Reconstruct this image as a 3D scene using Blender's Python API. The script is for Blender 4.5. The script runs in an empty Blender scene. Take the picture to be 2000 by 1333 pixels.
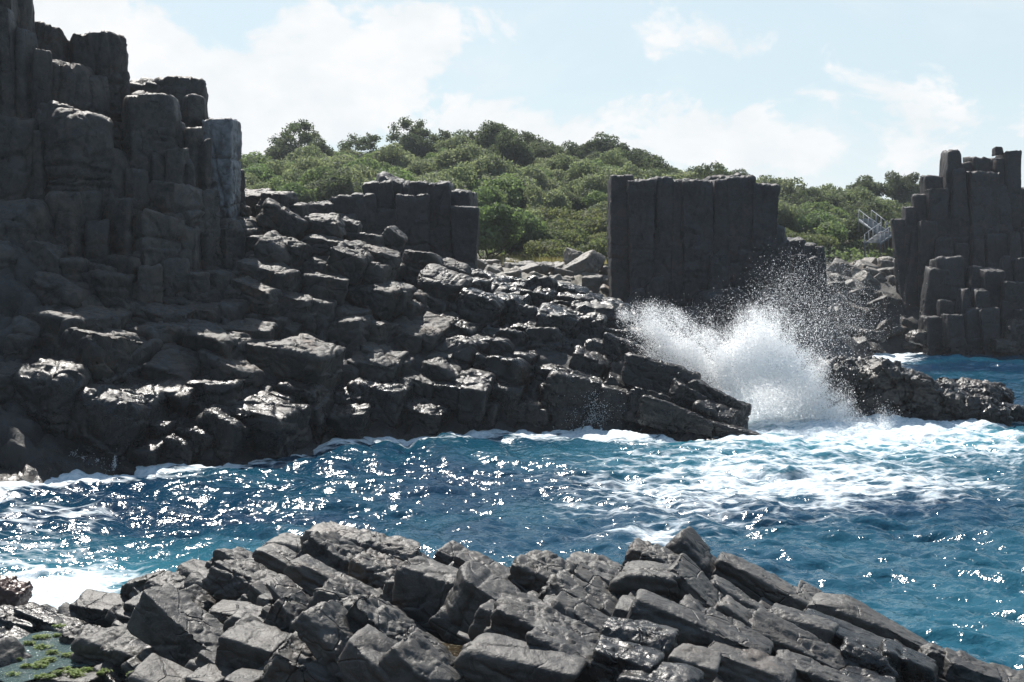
import bpy, math, random
import numpy as np
from mathutils import Vector, Matrix, Euler

random.seed(7)
sc = bpy.context.scene
COL = sc.collection
F = 2414.0          # focal length in pixels of a 2000 px wide frame
CAMH = 8.0
PITCH = math.atan((666.5 - 520) / F)

# ------------------------------------------------------------------ camera
cam = bpy.data.cameras.new("camera")
cam.sensor_width = 36
cam.lens = 36 * F / 2000
cam.clip_start = 0.5
cam.clip_end = 9000
camo = bpy.data.objects.new("camera", cam)
COL.objects.link(camo)
camo.location = (0, 0, CAMH)
camo.rotation_euler = (math.pi / 2 - PITCH, 0, 0)
sc.camera = camo

def ray(px, py):
    a, b = (px - 1000) / F, -(py - 666.5) / F
    c, s = math.cos(PITCH), math.sin(PITCH)
    return (a, c + b * s, -s + b * c)

def at(px, py, Y):
    r = ray(px, py)
    k = Y / r[1]
    return np.array([r[0] * k, Y, CAMH + r[2] * k])

def atz(px, py, z):
    r = ray(px, py)
    k = (z - CAMH) / r[2]
    return np.array([r[0] * k, r[1] * k, z])

def topix(p):
    x, y, z = p[0], p[1], p[2] - CAMH
    c, s = math.cos(PITCH), math.sin(PITCH)
    d = y * c - z * s
    u = z * c + y * s
    return 1000 + F * x / d, 666.5 - F * u / d

# ------------------------------------------------------------------ noise
def _h(ix, iy, iz, seed):
    h = (ix.astype(np.int64) * 374761393 + iy.astype(np.int64) * 668265263 + iz.astype(np.int64) * 2147483647 + seed * 144665) & 0xffffffff
    h = ((h ^ (h >> 13)) * 1274126177) & 0xffffffff
    h = ((h ^ (h >> 16)) * 2246822519) & 0xffffffff
    return h ^ (h >> 15)

def rnd(ix, iy, iz, seed):
    return (_h(ix, iy, iz, seed) & 0xffffff) / float(0xffffff)

def vnoise(p, seed=0):
    i = np.floor(p).astype(np.int64)
    f = p - i
    u = f * f * f * (f * (f * 6 - 15) + 10)
    r = 0
    for dx in (0, 1):
        wx = u[:, 0] if dx else 1 - u[:, 0]
        for dy in (0, 1):
            wy = u[:, 1] if dy else 1 - u[:, 1]
            for dz in (0, 1):
                wz = u[:, 2] if dz else 1 - u[:, 2]
                r = r + wx * wy * wz * rnd(i[:, 0] + dx, i[:, 1] + dy, i[:, 2] + dz, seed)
    return r * 2 - 1

ROT = np.array([[0.36, 0.48, -0.8], [-0.8, 0.6, 0.0], [0.48, 0.64, 0.6]])
def fbm(p, oct=4, seed=0, gain=0.5):
    a, s, t = 1.0, 0.0, 0
    for o in range(oct):
        t = t + a * vnoise(p, seed + o * 17)
        s += a
        a *= gain
        p = p @ ROT.T * 2.03 + 5.1
    return t / s

def cells(p, seed=0, dims=3):
    """nearest jittered cell: returns (F1, F2, id arrays, offset to centre)"""
    i = np.floor(p).astype(np.int64)
    best = np.full(len(p), 1e9); sec = np.full(len(p), 1e9)
    bid = np.zeros((len(p), 3), np.int64); off = np.zeros((len(p), 3))
    zr = (-1, 0, 1) if dims == 3 else (0,)
    for dx in (-1, 0, 1):
        for dy in (-1, 0, 1):
            for dz in zr:
                c = i + np.array([dx, dy, dz])
                j = np.stack([rnd(c[:, 0], c[:, 1], c[:, 2], seed + k) for k in range(3)], 1)
                if dims == 2: j[:, 2] = 0
                d = p - (c + j)
                if dims == 2: d[:, 2] = 0
                q = (d * d).sum(1)
                m = q < best
                sec = np.where(m, best, np.minimum(sec, q))
                best = np.where(m, q, best)
                bid[m] = c[m]; off[m] = d[m]
    return np.sqrt(best), np.sqrt(sec), bid, off

def facets(p, seed=0):
    """chipped-stone noise: every cell is a small tilted plane"""
    f1, f2, b, off = cells(p, seed)
    n = np.stack([rnd(b[:, 0], b[:, 1], b[:, 2], seed + 31 + k) * 2 - 1 for k in range(3)], 1)
    return (n * off).sum(1) + 0.35 * (rnd(b[:, 0], b[:, 1], b[:, 2], seed + 77) - 0.5), f2 - f1

def sstep(a, b, x):
    t = np.clip((x - a) / (b - a), 0, 1)
    return t * t * (3 - 2 * t)

# ------------------------------------------------------------------ mesh helpers
def mesh_from(name, V, Q, mat=None, smooth=True, attrs=None):
    me = bpy.data.meshes.new(name)
    V = np.ascontiguousarray(V, np.float32); Q = np.ascontiguousarray(Q, np.int32)
    me.vertices.add(len(V)); me.vertices.foreach_set("co", V.ravel())
    k = Q.shape[1]
    me.loops.add(Q.size); me.loops.foreach_set("vertex_index", Q.ravel())
    me.polygons.add(len(Q)); me.polygons.foreach_set("loop_start", np.arange(0, Q.size, k, dtype=np.int32))
    me.polygons.foreach_set("loop_total", np.full(len(Q), k, np.int32))
    if smooth: me.polygons.foreach_set("use_smooth", np.ones(len(Q), bool))
    me.update(calc_edges=True)
    for an, av in (attrs or {}).items():
        a = me.attributes.new(an, 'FLOAT', 'POINT'); a.data.foreach_set("value", np.ascontiguousarray(av, np.float32))
    if mat: me.materials.append(mat)
    return me

def link(name, me, parent=None, loc=(0, 0, 0)):
    o = bpy.data.objects.new(name, me)
    COL.objects.link(o)
    o.location = [float(v) for v in loc]
    if parent: o.parent = parent
    return o

def tag(o, label=None, cat=None, group=None, kind=None):
    if label: o["label"] = label
    if cat: o["category"] = cat
    if group: o["group"] = group
    if kind: o["kind"] = kind
    return o

_lat = {}
def lattice(nx, ny, nz):
    key = (nx, ny, nz)
    if key in _lat: return _lat[key]
    P = []; Q = []
    n = (nx, ny, nz)
    idx = -np.ones((nx + 1, ny + 1, nz + 1), np.int64)
    I, J, K = np.meshgrid(range(nx + 1), range(ny + 1), range(nz + 1), indexing='ij')
    m = (I == 0) | (I == nx) | (J == 0) | (J == ny) | (K == 0) | (K == nz)
    idx[m] = np.arange(m.sum())
    P = np.stack([I[m] / nx * 2 - 1, J[m] / ny * 2 - 1, K[m] / nz * 2 - 1], 1)
    def quads(a, flip):
        q = np.stack([a[:-1, :-1], a[1:, :-1], a[1:, 1:], a[:-1, 1:]], -1).reshape(-1, 4)
        return q[:, ::-1] if flip else q
    Q = np.concatenate([quads(idx[:, :, 0], True), quads(idx[:, :, -1], False),
                        quads(idx[:, 0, :], False), quads(idx[:, -1, :], True),
                        quads(idx[0, :, :], True), quads(idx[-1, :, :], False)])
    _lat[key] = (P, Q)
    return P, Q

def rock_verts(half, res, seed, k=14, chamfer=5, jit=0.12, sides=None, facet=(0.5, 0.06), rough=0.05,
               cracks=2, axis_cracks=0, taper=0.0, fine=0.012, zs=1.5, top=1.0):
    """convex soft-edged block sampled on a box lattice, cracked and chipped. half = half sizes"""
    R = np.random.RandomState(seed)
    half = np.array(half, float)
    n = np.maximum(3, np.round(2 * half / res).astype(int))
    n = np.minimum(n, 90)
    P, Q = lattice(*[int(v) for v in n])
    P = P * (0.6 + 0.4 * np.abs(P))          # crowd samples a little away from centre
    B = P * half
    d = B / np.linalg.norm(B, axis=1)[:, None]
    N = []; H = []
    if sides:                                # prism about z with that many sides
        a0 = R.rand() * 6.28
        for i in range(sides):
            a = a0 + (i + R.uniform(-.25, .25)) * 2 * math.pi / sides
            nn = np.array([math.cos(a), math.sin(a), R.uniform(-.04, .04) + taper])
            h = math.hypot(nn[0] * half[0], nn[1] * half[1]) * R.uniform(.84, 1.0)
            N.append(nn / np.linalg.norm(nn)); H.append(h)
        for s in (1, -1):
            nn = np.array([R.uniform(-jit, jit) * 1.3, R.uniform(-jit, jit) * 1.3, s]); N.append(nn / np.linalg.norm(nn)); H.append(half[2] * (1 if s < 0 else R.uniform(.96, 1)))
    else:
        for ax in range(3):
            for s in (1, -1):
                nn = R.uniform(-jit, jit, 3); nn[ax] = s
                nn /= np.linalg.norm(nn); N.append(nn); H.append(half[ax] * R.uniform(.9, 1.0))
    for i in range(chamfer):
        nn = R.normal(size=3) / half ** .6
        if not sides: nn[np.argmin(np.abs(nn))] *= 0.3
        if top < 1: nn[2] = abs(nn[2]) * 1.5
        nn /= np.linalg.norm(nn)
        sup = np.abs(nn * half).sum()
        N.append(nn); H.append(sup * R.uniform(.66, .86))
    N = np.array(N); H = np.array(H)
    t = np.maximum(d @ N.T, 1e-6) / H
    r = (t ** k).sum(1) ** (-1.0 / k)
    V = d * r[:, None]
    sc_ = float(np.min(half))
    o = R.uniform(-100, 100, 3)
    g = (V @ N.T) - H
    nrm = N[np.argmax(g, 1)]                 # approximate face normal for displacement
    nrm = nrm * .6 + d * .4
    disp = rough * sc_ * 1.6 * fbm(V / (sc_ * 1.3) + o, 3, seed)
    if facet:
        fs = facet[0] * max(sc_, .35)
        w = 0.25 * np.stack([vnoise(V / fs * 1.3 + o + 9 * q, seed + q) for q in range(3)], 1)
        fv, e = facets((V / fs) * np.array([1, 1, zs]) + w + o, seed)
        disp += facet[1] * sc_ * fv - facet[1] * sc_ * .35 * np.exp(-(e / .07) ** 2)
        if sc_ / res > 9:
            fv, e = facets((V / (fs * .33)) + w * 1.5 + o * 2, seed + 5)
            disp += facet[1] * sc_ * .33 * fv
    disp += fine * fbm(V / .09 + o, 2, seed + 3)
    for c in range(cracks + axis_cracks):
        if c < cracks:
            nn = R.normal(size=3) / half; nn /= np.linalg.norm(nn)
            off = R.uniform(-.5, .5) * np.abs(nn * half).sum()
        else:
            nn = np.array([R.uniform(-.12, .12), R.uniform(-.12, .12), 1.]); nn /= np.linalg.norm(nn)
            off = R.uniform(-.9, .9) * half[2]
        dd = V @ nn - off + .12 * sc_ * fbm(V / (sc_ * .8) + o + c * 7, 3, seed + 40 + c)
        w = R.uniform(.02, .05) + .015 * sc_
        vis = sstep(-.3, .2, vnoise(V / (sc_ * 1.5) + o + c * 3, seed + 60 + c) + (.25 if c >= cracks else 0))
        disp -= vis * R.uniform(.5, 1.2) * (.035 + .03 * sc_) * (2.5 if axis_cracks > 1 else 1) * np.exp(-(dd / w) ** 2)
        disp += R.uniform(-.04, .04) * sc_ * np.tanh(dd / (w * .6))
    return V + nrm * disp[:, None], Q

# ------------------------------------------------------------------ node helpers
def newmat(name):
    m = bpy.data.materials.new(name); m.use_nodes = True
    nt = m.node_tree; nt.nodes.clear()
    out = nt.nodes.new('ShaderNodeOutputMaterial')
    return m, nt, out

class G:
    def __init__(s, nt): s.nt = nt
    def n(s, t, **kw):
        x = s.nt.nodes.new(t)
        for k, v in kw.items():
            if k.startswith('i_'):
                k = k[2:]
                key = int(k) if k.isdigit() else k.replace('_', ' ')
                s.put(x.inputs[key], v)
            else: setattr(x, k, v)
        return x
    def put(s, inp, v):
        if isinstance(v, bpy.types.NodeSocket): s.nt.links.new(v, inp)
        elif v is not None: inp.default_value = v
    def m(s, op, a, b=None, c=None, clamp=False):
        x = s.nt.nodes.new('ShaderNodeMath'); x.operation = op; x.use_clamp = clamp
        s.put(x.inputs[0], a)
        if b is not None: s.put(x.inputs[1], b)
        if c is not None: s.put(x.inputs[2], c)
        return x.outputs[0]
    def mix(s, f, a, b, bt='MIX'):
        x = s.nt.nodes.new('ShaderNodeMix'); x.data_type = 'RGBA'; x.blend_type = bt
        s.put(x.inputs[0], f); s.put(x.inputs[6], a); s.put(x.inputs[7], b)
        return x.outputs[2]
    def ss(s, v, a, b, o0=0., o1=1.):
        x = s.nt.nodes.new('ShaderNodeMapRange'); x.interpolation_type = 'SMOOTHSTEP'
        s.put(x.inputs[0], v); x.inputs[1].default_value = a; x.inputs[2].default_value = b
        x.inputs[3].default_value = o0; x.inputs[4].default_value = o1
        return x.outputs[0]
    def noise(s, vec, scale, det=4, rough=.55, dist=0., out=0):
        x = s.n('ShaderNodeTexNoise', i_Scale=scale, i_Detail=det, i_Roughness=rough, i_Distortion=dist)
        s.put(x.inputs['Vector'], vec)
        return x.outputs[out]
    def vor(s, vec, scale, feat='F1', out=0, rand=1.):
        x = s.n('ShaderNodeTexVoronoi', feature=feat); s.put(x.inputs['Vector'], vec)
        x.inputs['Scale'].default_value = scale; x.inputs['Randomness'].default_value = rand
        return x.outputs[out]

def C(r, g, b): return (r, g, b, 1.0)

# ------------------------------------------------------------------ materials
def rock_material(name, dark, mid, warm, wetz=(0.6, 2.2), tint=1.0, pale=None, bump=1.0, rough=.6):
    m, nt, out = newmat(name); g = G(nt)
    geo = g.n('ShaderNodeNewGeometry'); pos = geo.outputs['Position']
    info = g.n('ShaderNodeObjectInfo'); sep = g.n('ShaderNodeSeparateColor'); g.put(sep.inputs[0], info.outputs['Color'])
    bright, wet_o, warm_o = sep.outputs[0], sep.outputs[1], sep.outputs[2]
    n1 = g.noise(pos, .55, 4, .6); n2 = g.noise(pos, 3.2, 6, .65, .4); n3 = g.noise(pos, 17, 4, .7)
    f = g.m('ADD', g.m('MULTIPLY', n1, .5), g.m('MULTIPLY', n2, .5))
    col = g.mix(g.ss(f, .38, .62), dark, mid)
    col = g.mix(g.m('MULTIPLY', g.ss(g.noise(pos, .9, 5, .7), .48, .68), warm_o), col, warm)
    col = g.mix(g.ss(n3, .4, .75, 0, .35), col, g.mix(.5, mid, C(.17, .165, .155)))
    # pale mineral speckle and dark pits
    sp = g.m('MULTIPLY', g.ss(g.noise(pos, 34, 2, .6), .66, .74), .22)
    col = g.mix(sp, col, C(.24, .235, .22))
    if pale:
        col = g.mix(g.ss(g.noise(pos, .8, 5, .7, .6), .38, .6), col, pale)
    # wet tide band: everything low over the sea is wet and darker
    z = g.n('ShaderNodeSeparateXYZ', i_0=pos).outputs[2]
    zz = g.m('ADD', z, g.m('MULTIPLY', g.m('SUBTRACT', g.noise(pos, .45, 4), .5), 2.6))
    wet = g.m('MAXIMUM', g.ss(zz, wetz[0], wetz[1], 1, 0), g.m('MULTIPLY', wet_o, g.ss(g.noise(pos, 1.1, 3), .35, .55, .45, 1)))
    colw = g.mix(.78, col, C(.009, .009, .010))
    alg = g.m('MULTIPLY', g.ss(zz, .2, 1.1, 1, 0), g.ss(g.noise(pos, 2.5, 5, .7), .45, .6))
    colw = g.mix(g.m('MULTIPLY', alg, .6), colw, C(.028, .018, .011))
    col = g.mix(wet, col, colw)
    bc = g.mix(1.0, col, g.n('ShaderNodeCombineColor', i_0=bright, i_1=bright, i_2=bright).outputs[0], 'MULTIPLY')
    p = g.n('ShaderNodeBsdfPrincipled'); g.put(p.inputs['Base Color'], bc)
    ro = g.m('ADD', g.ss(wet, 0, 1, rough, .26), g.m('MULTIPLY', g.m('SUBTRACT', n3, .5), .15))
    g.put(p.inputs['Roughness'], ro)
    p.inputs['Specular IOR Level'].default_value = .5
    # bump
    cr = g.vor(g.mix(.12, pos, g.noise(pos, 2.5, 3, out=1)), 1.5, 'DISTANCE_TO_EDGE')
    crm = g.m('MULTIPLY', g.ss(cr, 0, .035, -1, 0), g.ss(g.noise(pos, .8, 2), .5, .62))
    h = g.m('ADD', g.m('MULTIPLY', n2, .07), g.m('MULTIPLY', n3, .014))
    h = g.m('ADD', h, g.m('MULTIPLY', g.noise(pos, 45, 2, .5), .0025))
    h = g.m('ADD', h, g.m('MULTIPLY', crm, .05))
    b = g.n('ShaderNodeBump', i_Strength=.9, i_Distance=bump); g.put(b.inputs['Height'], h)
    g.put(p.inputs['Normal'], b.outputs[0])
    nt.links.new(p.outputs[0], out.inputs[0])
    return m

M = {}
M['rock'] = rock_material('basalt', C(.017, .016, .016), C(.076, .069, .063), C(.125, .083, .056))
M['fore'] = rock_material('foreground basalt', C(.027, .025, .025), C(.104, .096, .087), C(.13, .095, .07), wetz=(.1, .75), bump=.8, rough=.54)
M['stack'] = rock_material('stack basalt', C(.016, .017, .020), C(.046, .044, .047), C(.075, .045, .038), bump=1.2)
M['pale'] = rock_material('pale weathered basalt', C(.05, .05, .05), C(.11, .11, .115), C(.15, .12, .09), pale=C(.26, .26, .27))
M['rubble'] = rock_material('quarry rubble', C(.10, .095, .085), C(.20, .18, .155), C(.25, .19, .14), wetz=(-3, -2))

def simple(name, col, rough=.6, metal=0.):
    m, nt, out = newmat(name); g = G(nt)
    geo = g.n('ShaderNodeNewGeometry').outputs['Position']
    n = g.noise(geo, 6, 5, .6)
    c = g.mix(g.ss(n, .3, .7), tuple(v * .75 for v in col[:3]) + (1,), col)
    p = g.n('ShaderNodeBsdfPrincipled', i_Roughness=rough, i_Metallic=metal); g.put(p.inputs['Base Color'], c)
    nt.links.new(p.outputs[0], out.inputs[0]); return m
M['trunk'] = simple('bark', C(.11, .09, .075), .9)
M['steel'] = simple('galvanised steel', C(.2, .22, .25), .55, .2)
M['tread'] = simple('stair tread', C(.35, .37, .4), .6)
M['timber'] = simple('stair timber', C(.13, .07, .05), .8)

def leaf_material(name, a, b, c):
    m, nt, out = newmat(name); g = G(nt)
    info = g.n('ShaderNodeObjectInfo'); r = info.outputs['Random']
    at_ = g.n('ShaderNodeAttribute', attribute_name='tone').outputs['Fac']
    pos = g.n('ShaderNodeNewGeometry').outputs['Position']
    col = g.mix(r, a, b)
    col = g.mix(g.ss(g.noise(pos, .35, 3), .45, .7, 0, .8), col, c)
    v = g.m('ADD', .6, g.m('MULTIPLY', at_, .8))
    col = g.mix(1., col, g.n('ShaderNodeCombineColor', i_0=v, i_1=v, i_2=v).outputs[0], 'MULTIPLY')
    p = g.n('ShaderNodeBsdfPrincipled', i_Roughness=.65); g.put(p.inputs['Base Color'], col)
    p.inputs['Specular IOR Level'].default_value = .25
    t = g.n('ShaderNodeBsdfTranslucent'); g.put(t.inputs[0], g.mix(.5, col, g.mix(1., col, C(1.3, 1.5, .5), 'MULTIPLY')))
    x = g.n('ShaderNodeMixShader', i_0=.5); nt.links.new(p.outputs[0], x.inputs[1]); nt.links.new(t.outputs[0], x.inputs[2])
    nt.links.new(x.outputs[0], out.inputs[0]); return m
M['leaf_grey'] = leaf_material('grey green foliage', C(.165, .19, .13), C(.21, .225, .16), C(.23, .235, .185))
M['leaf_green'] = leaf_material('bright green foliage', C(.12, .17, .085), C(.16, .20, .11), C(.19, .215, .13))
M['leaf_dark'] = leaf_material('dark foliage', C(.07, .09, .06), C(.09, .105, .075), C(.11, .12, .085))
M['leaf_olive'] = leaf_material('olive brown foliage', C(.12, .14, .075), C(.15, .16, .09), C(.165, .16, .10))
M['grass'] = leaf_material('dry grass', C(.25, .21, .12), C(.3, .26, .16), C(.2, .2, .1))

# ------------------------------------------------------------------ terrain heightfields (thin plate splines)
def tps(pts, lam=.02):
    P = np.array(pts, float); X = P[:, :2]; n = len(P); s = 30.
    def U(d2): return .5 * d2 * np.log(d2 + 1e-9)
    D = (((X[:, None] - X[None]) / s) ** 2).sum(-1)
    A = np.zeros((n + 3, n + 3)); A[:n, :n] = U(D) + lam * 1e-2 * np.eye(n)
    A[:n, n] = 1; A[:n, n + 1:] = X / s; A[n, :n] = 1; A[n + 1:, :n] = (X / s).T
    w = np.linalg.solve(A, np.concatenate([P[:, 2], [0, 0, 0]]))
    def f(x, y):
        x = np.asarray(x, float); y = np.asarray(y, float); sh = x.shape
        q = np.stack([x.ravel(), y.ravel()], 1); r = np.empty(len(q))
        for i in range(0, len(q), 20000):
            c = q[i:i + 20000]
            d = (((c[:, None] - X[None]) / s) ** 2).sum(-1)
            r[i:i + 20000] = U(d) @ w[:n] + w[n] + (c / s) @ w[n + 1:]
        return r.reshape(sh)
    return f

TP = []
for px, py in [(-60, 975), (0, 958), (150, 932), (300, 916), (420, 912), (620, 880), (700, 868), (850, 855), (1050, 842), (1150, 842), (1240, 850), (1330, 858), (1440, 858)]:
    TP.append(atz(px, py, 0))
    w = atz(px, py, 0); TP.append((w[0] + 1, w[1] - 5, -3.2))
for px, py, Y in [(-80, 800, 47), (0, 800, 48), (60, 700, 50.5), (100, 600, 53.5), (100, 450, 58), (200, 800, 50), (240, 700, 53), (200, 600, 55.5), (330, 560, 59),
                  (300, 690, 54), (330, 790, 51.8), (480, 800, 52.8), (450, 690, 55.5), (600, 720, 58), (620, 810, 55.8), (800, 650, 63), (800, 760, 59), (950, 770, 60.5),
                  (1000, 700, 63.5), (1200, 750, 62), (400, 500, 62), (500, 465, 65), (440, 600, 59.5), (600, 600, 61), (560, 450, 67), (690, 498, 68), (780, 545, 69.5),
                  (900, 560, 73), (1000, 580, 74.5), (1100, 590, 74), (1200, 625, 72), (1280, 700, 66), (1340, 765, 63), (1380, 820, 59.5), (1290, 810, 59.5)]:
    TP.append(at(px, py, Y))
for x, y, z in [(-24, 66, 13), (-20, 66, 12.5), (-15, 66, 10.5), (-30, 60, 13), (-30, 75, 15), (-20, 78, 12.5), (-14, 76, 10), (-10, 85, 6.5), (-35, 95, 12), (-20, 100, 8),
                (-3, 85, 6.3), (3, 90, 6.5), (6, 98, 6.7), (-3, 105, 7.6), (5, 110, 7.8), (10, 96, 4.5), (20, 96, 4), (9, 84, 3.5), (12, 80, 1.5), (16, 84, 0.5), (20, 88, .5),
                (0, 44, -4), (10, 46, -4), (22, 46, -4), (-14, 38, -4), (-25, 36, -4), (14, 64, -2.5), (20, 62, -3), (26, 72, -3.5), (17, 74, -2.5), (26, 86, -2.5), (35, 88, -4), (45, 95, -4), (60, 95, -4),
                (34, 104, -2), (30, 100, -1), (48, 105, -3), (60, 105, -3), (27, 108, 4), (26, 116, 7.0), (33, 125, 7.2), (38, 132, 7.6), (33, 117, 4.2), (31, 112.5, 1.0), (39, 117.5, 4.0), (43, 116, 2.2),
                (47, 113.5, .3), (41, 114, .4), (55, 112, .3), (60, 118, 5), (46, 121, 7), (56, 125, 9),
                (-2, 120, 8.6), (8, 120, 8.4), (-25, 120, 9), (-50, 120, 12), (-60, 80, 16), (20, 116, 7.5),
                (-45, 150, 14), (-25, 150, 14), (0, 150, 14.5), (20, 150, 13), (45, 150, 8.5), (65, 150, 9), (90, 150, 9),
                (-50, 175, 17.5), (-20, 175, 18), (5, 175, 18.5), (25, 175, 15.5), (45, 175, 11.5), (75, 175, 12), (100, 175, 12),
                (-60, 200, 20), (-35, 200, 21.5), (-15, 200, 22.8), (5, 200, 22.8), (18, 200, 20), (35, 200, 16.8), (50, 205, 15.3), (75, 205, 16.3), (100, 205, 16),
                (-60, 240, 18), (-20, 240, 19), (10, 240, 19), (50, 240, 13), (100, 240, 13), (-60, 45, 14), (-40, 45, 10), (-32, 42, 3)]:
    TP.append((x, y, z))
T0 = tps(TP)

def Tmain(x, y):
    z = T0(x, y); sh = z.shape
    q = np.stack([x.ravel(), y.ravel(), np.zeros(x.size)], 1)
    zr = z.ravel()
    near = sstep(92, 84, q[:, 1]) * sstep(22, 12, q[:, 0])
    sh_ = np.stack([q[:, 0] + .35 * q[:, 1] * 0, q[:, 1] * 1.0, zr * .0], 1)
    w = .4 * np.stack([vnoise(q * .8 + 11 * k, 50 + k) for k in range(3)], 1)
    a = math.radians(25); Rm = np.array([[math.cos(a), math.sin(a), 0], [-math.sin(a), math.cos(a), 0], [0, 0, 1]])
    f1, f2, b, off = cells((sh_ @ Rm.T) / np.array([1.9, 1.5, 1]) + w * .5, 3, 2)
    t = rnd(b[:, 0], b[:, 1], b[:, 2], 9) - .5
    tx = rnd(b[:, 0], b[:, 1], b[:, 2], 10) - .5
    blk = .9 * t + off[:, 0] * tx * .9 - off[:, 1] * .35 - .55 * np.exp(-((f2 - f1) / .09) ** 2)
    g1, g2, b2, o2 = cells((sh_ @ Rm.T) / np.array([.75, .6, 1]) + w, 23, 2)
    blk2 = .35 * (rnd(b2[:, 0], b2[:, 1], b2[:, 2], 12) - .5) - .2 * np.exp(-((g2 - g1) / .1) ** 2)
    amp = near * sstep(-1.0, 1.5, zr)
    zr = zr + amp * (blk * .75 + blk2 * .7) + (near * .06 + .15) * fbm(q * 1.1, 4, 4) * sstep(-2, 0, zr + 1)
    rub = (1 - near) * sstep(135, 118, q[:, 1])
    zr = zr + rub * (.5 * fbm(q * .7, 3, 8) + .35 * (rnd(b2[:, 0], b2[:, 1], b2[:, 2], 14) - .5))
    return zr.reshape(sh)

def sheet(name, xs, ys, fn, mat):
    X, Y = np.meshgrid(xs, ys)
    Z = fn(X, Y)
    V = np.stack([X.ravel(), Y.ravel(), Z.ravel()], 1)
    i = np.arange(X.size).reshape(X.shape)
    Q = np.stack([i[:-1, :-1], i[:-1, 1:], i[1:, 1:], i[1:, :-1]], -1).reshape(-1, 4)
    return mesh_from(name, V, Q, mat), V, Q

def lines(*seg):
    out = []
    for a, b, s in seg: out.append(np.arange(a, b, s))
    return np.unique(np.round(np.concatenate(out), 4))
def geom(a, b, n, base):
    """growing steps from a towards b"""
    return a + (b - a) * (np.linspace(0, 1, n) ** base)

# ground material: rock low, scrub soil on the hill
m, nt, out = newmat('ground'); g = G(nt)
pos = g.n('ShaderNodeNewGeometry').outputs['Position']
sx = g.n('ShaderNodeSeparateXYZ', i_0=pos)
n2 = g.noise(pos, 3.0, 6, .65, .4); n3 = g.noise(pos, 17, 4, .7)
rockc = g.mix(g.ss(g.m('ADD', g.m('MULTIPLY', n2, .5), g.m('MULTIPLY', g.noise(pos, .5, 4), .5)), .38, .62), C(.024, .023, .025), C(.058, .055, .053))
zz = g.m('ADD', sx.outputs[2], g.m('MULTIPLY', g.m('SUBTRACT', g.noise(pos, .45, 4), .5), 2.6))
wet = g.ss(zz, .6, 2.4, 1, 0)
rockc = g.mix(wet, rockc, g.mix(g.ss(g.noise(pos, 2.5, 5, .7), .45, .6), C(.012, .012, .013), C(.026, .018, .012)))
rub = g.mix(n2, C(.12, .11, .09), C(.22, .2, .16))
soil = g.mix(n2, C(.05, .06, .028), C(.1, .095, .05))
col = g.mix(g.m('MULTIPLY', g.ss(sx.outputs[1], 84, 90), g.ss(sx.outputs[2], 4, 6)), rockc, rub)
col = g.mix(g.ss(sx.outputs[1], 114, 122), col, g.mix(g.ss(sx.outputs[2], 7.5, 9.5), rockc, soil))
p = g.n('ShaderNodeBsdfPrincipled'); g.put(p.inputs['Base Color'], col); g.put(p.inputs['Roughness'], g.ss(wet, 0, 1, .7, .28))
h = g.m('ADD', g.m('MULTIPLY', n2, .1), g.m('MULTIPLY', n3, .035))
bm_ = g.n('ShaderNodeBump', i_Strength=.9, i_Distance=1.); g.put(bm_.inputs['Height'], h); g.put(p.inputs['Normal'], bm_.outputs[0])
nt.links.new(p.outputs[0], out.inputs[0]); M['ground'] = m

xs = lines((-70, -30, 1.), (-30, 16, .13), (16, 62, .4), (62, 121, 2.))
ys = lines((34, 42, 1.), (42, 80, .13), (80, 130, .4), (130, 262, 2.))
me, _, _ = sheet('ground', xs, ys, Tmain, M['ground'])
tag(link('ground', me), kind='structure')

def Tz(x, y): return float(T0(np.array([x]), np.array([y]))[0])

# ------------------------------------------------------------------ rocks
ORD = ['first', 'second', 'third', 'fourth', 'fifth', 'sixth', 'seventh', 'eighth', 'ninth', 'tenth', 'eleventh', 'twelfth', 'thirteenth', 'fourteenth', 'fifteenth',
       'sixteenth', 'seventeenth', 'eighteenth', 'nineteenth', 'twentieth', 'twenty-first', 'twenty-second', 'twenty-third', 'twenty-fourth', 'twenty-fifth',
       'twenty-sixth', 'twenty-seventh', 'twenty-eighth', 'twenty-ninth', 'thirtieth', 'thirty-first', 'thirty-second', 'thirty-third', 'thirty-fourth', 'thirty-fifth', 'thirty-sixth', 'thirty-seventh', 'thirty-eighth', 'thirty-ninth', 'fortieth']

def put_rock(name, c, half, axes, mat, seed, res, color, label=None, cat=None, group=None, parent=None, **kw):
    V, Q = rock_verts(half, res, seed, **kw)
    A = np.array(axes).T                      # columns = local axes
    V = V @ A.T
    me = mesh_from(name, V, Q, mat)
    o = link(name, me, parent, c)
    o.color = (color[0], color[1], color[2], 1)
    return tag(o, label, cat, group)

def frame_from(a, up):
    a = np.array(a, float); a /= np.linalg.norm(a)
    up = np.array(up, float); z = up - a * (up @ a); z /= np.linalg.norm(z)
    y = np.cross(z, a)
    return [a, y, z]

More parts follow.
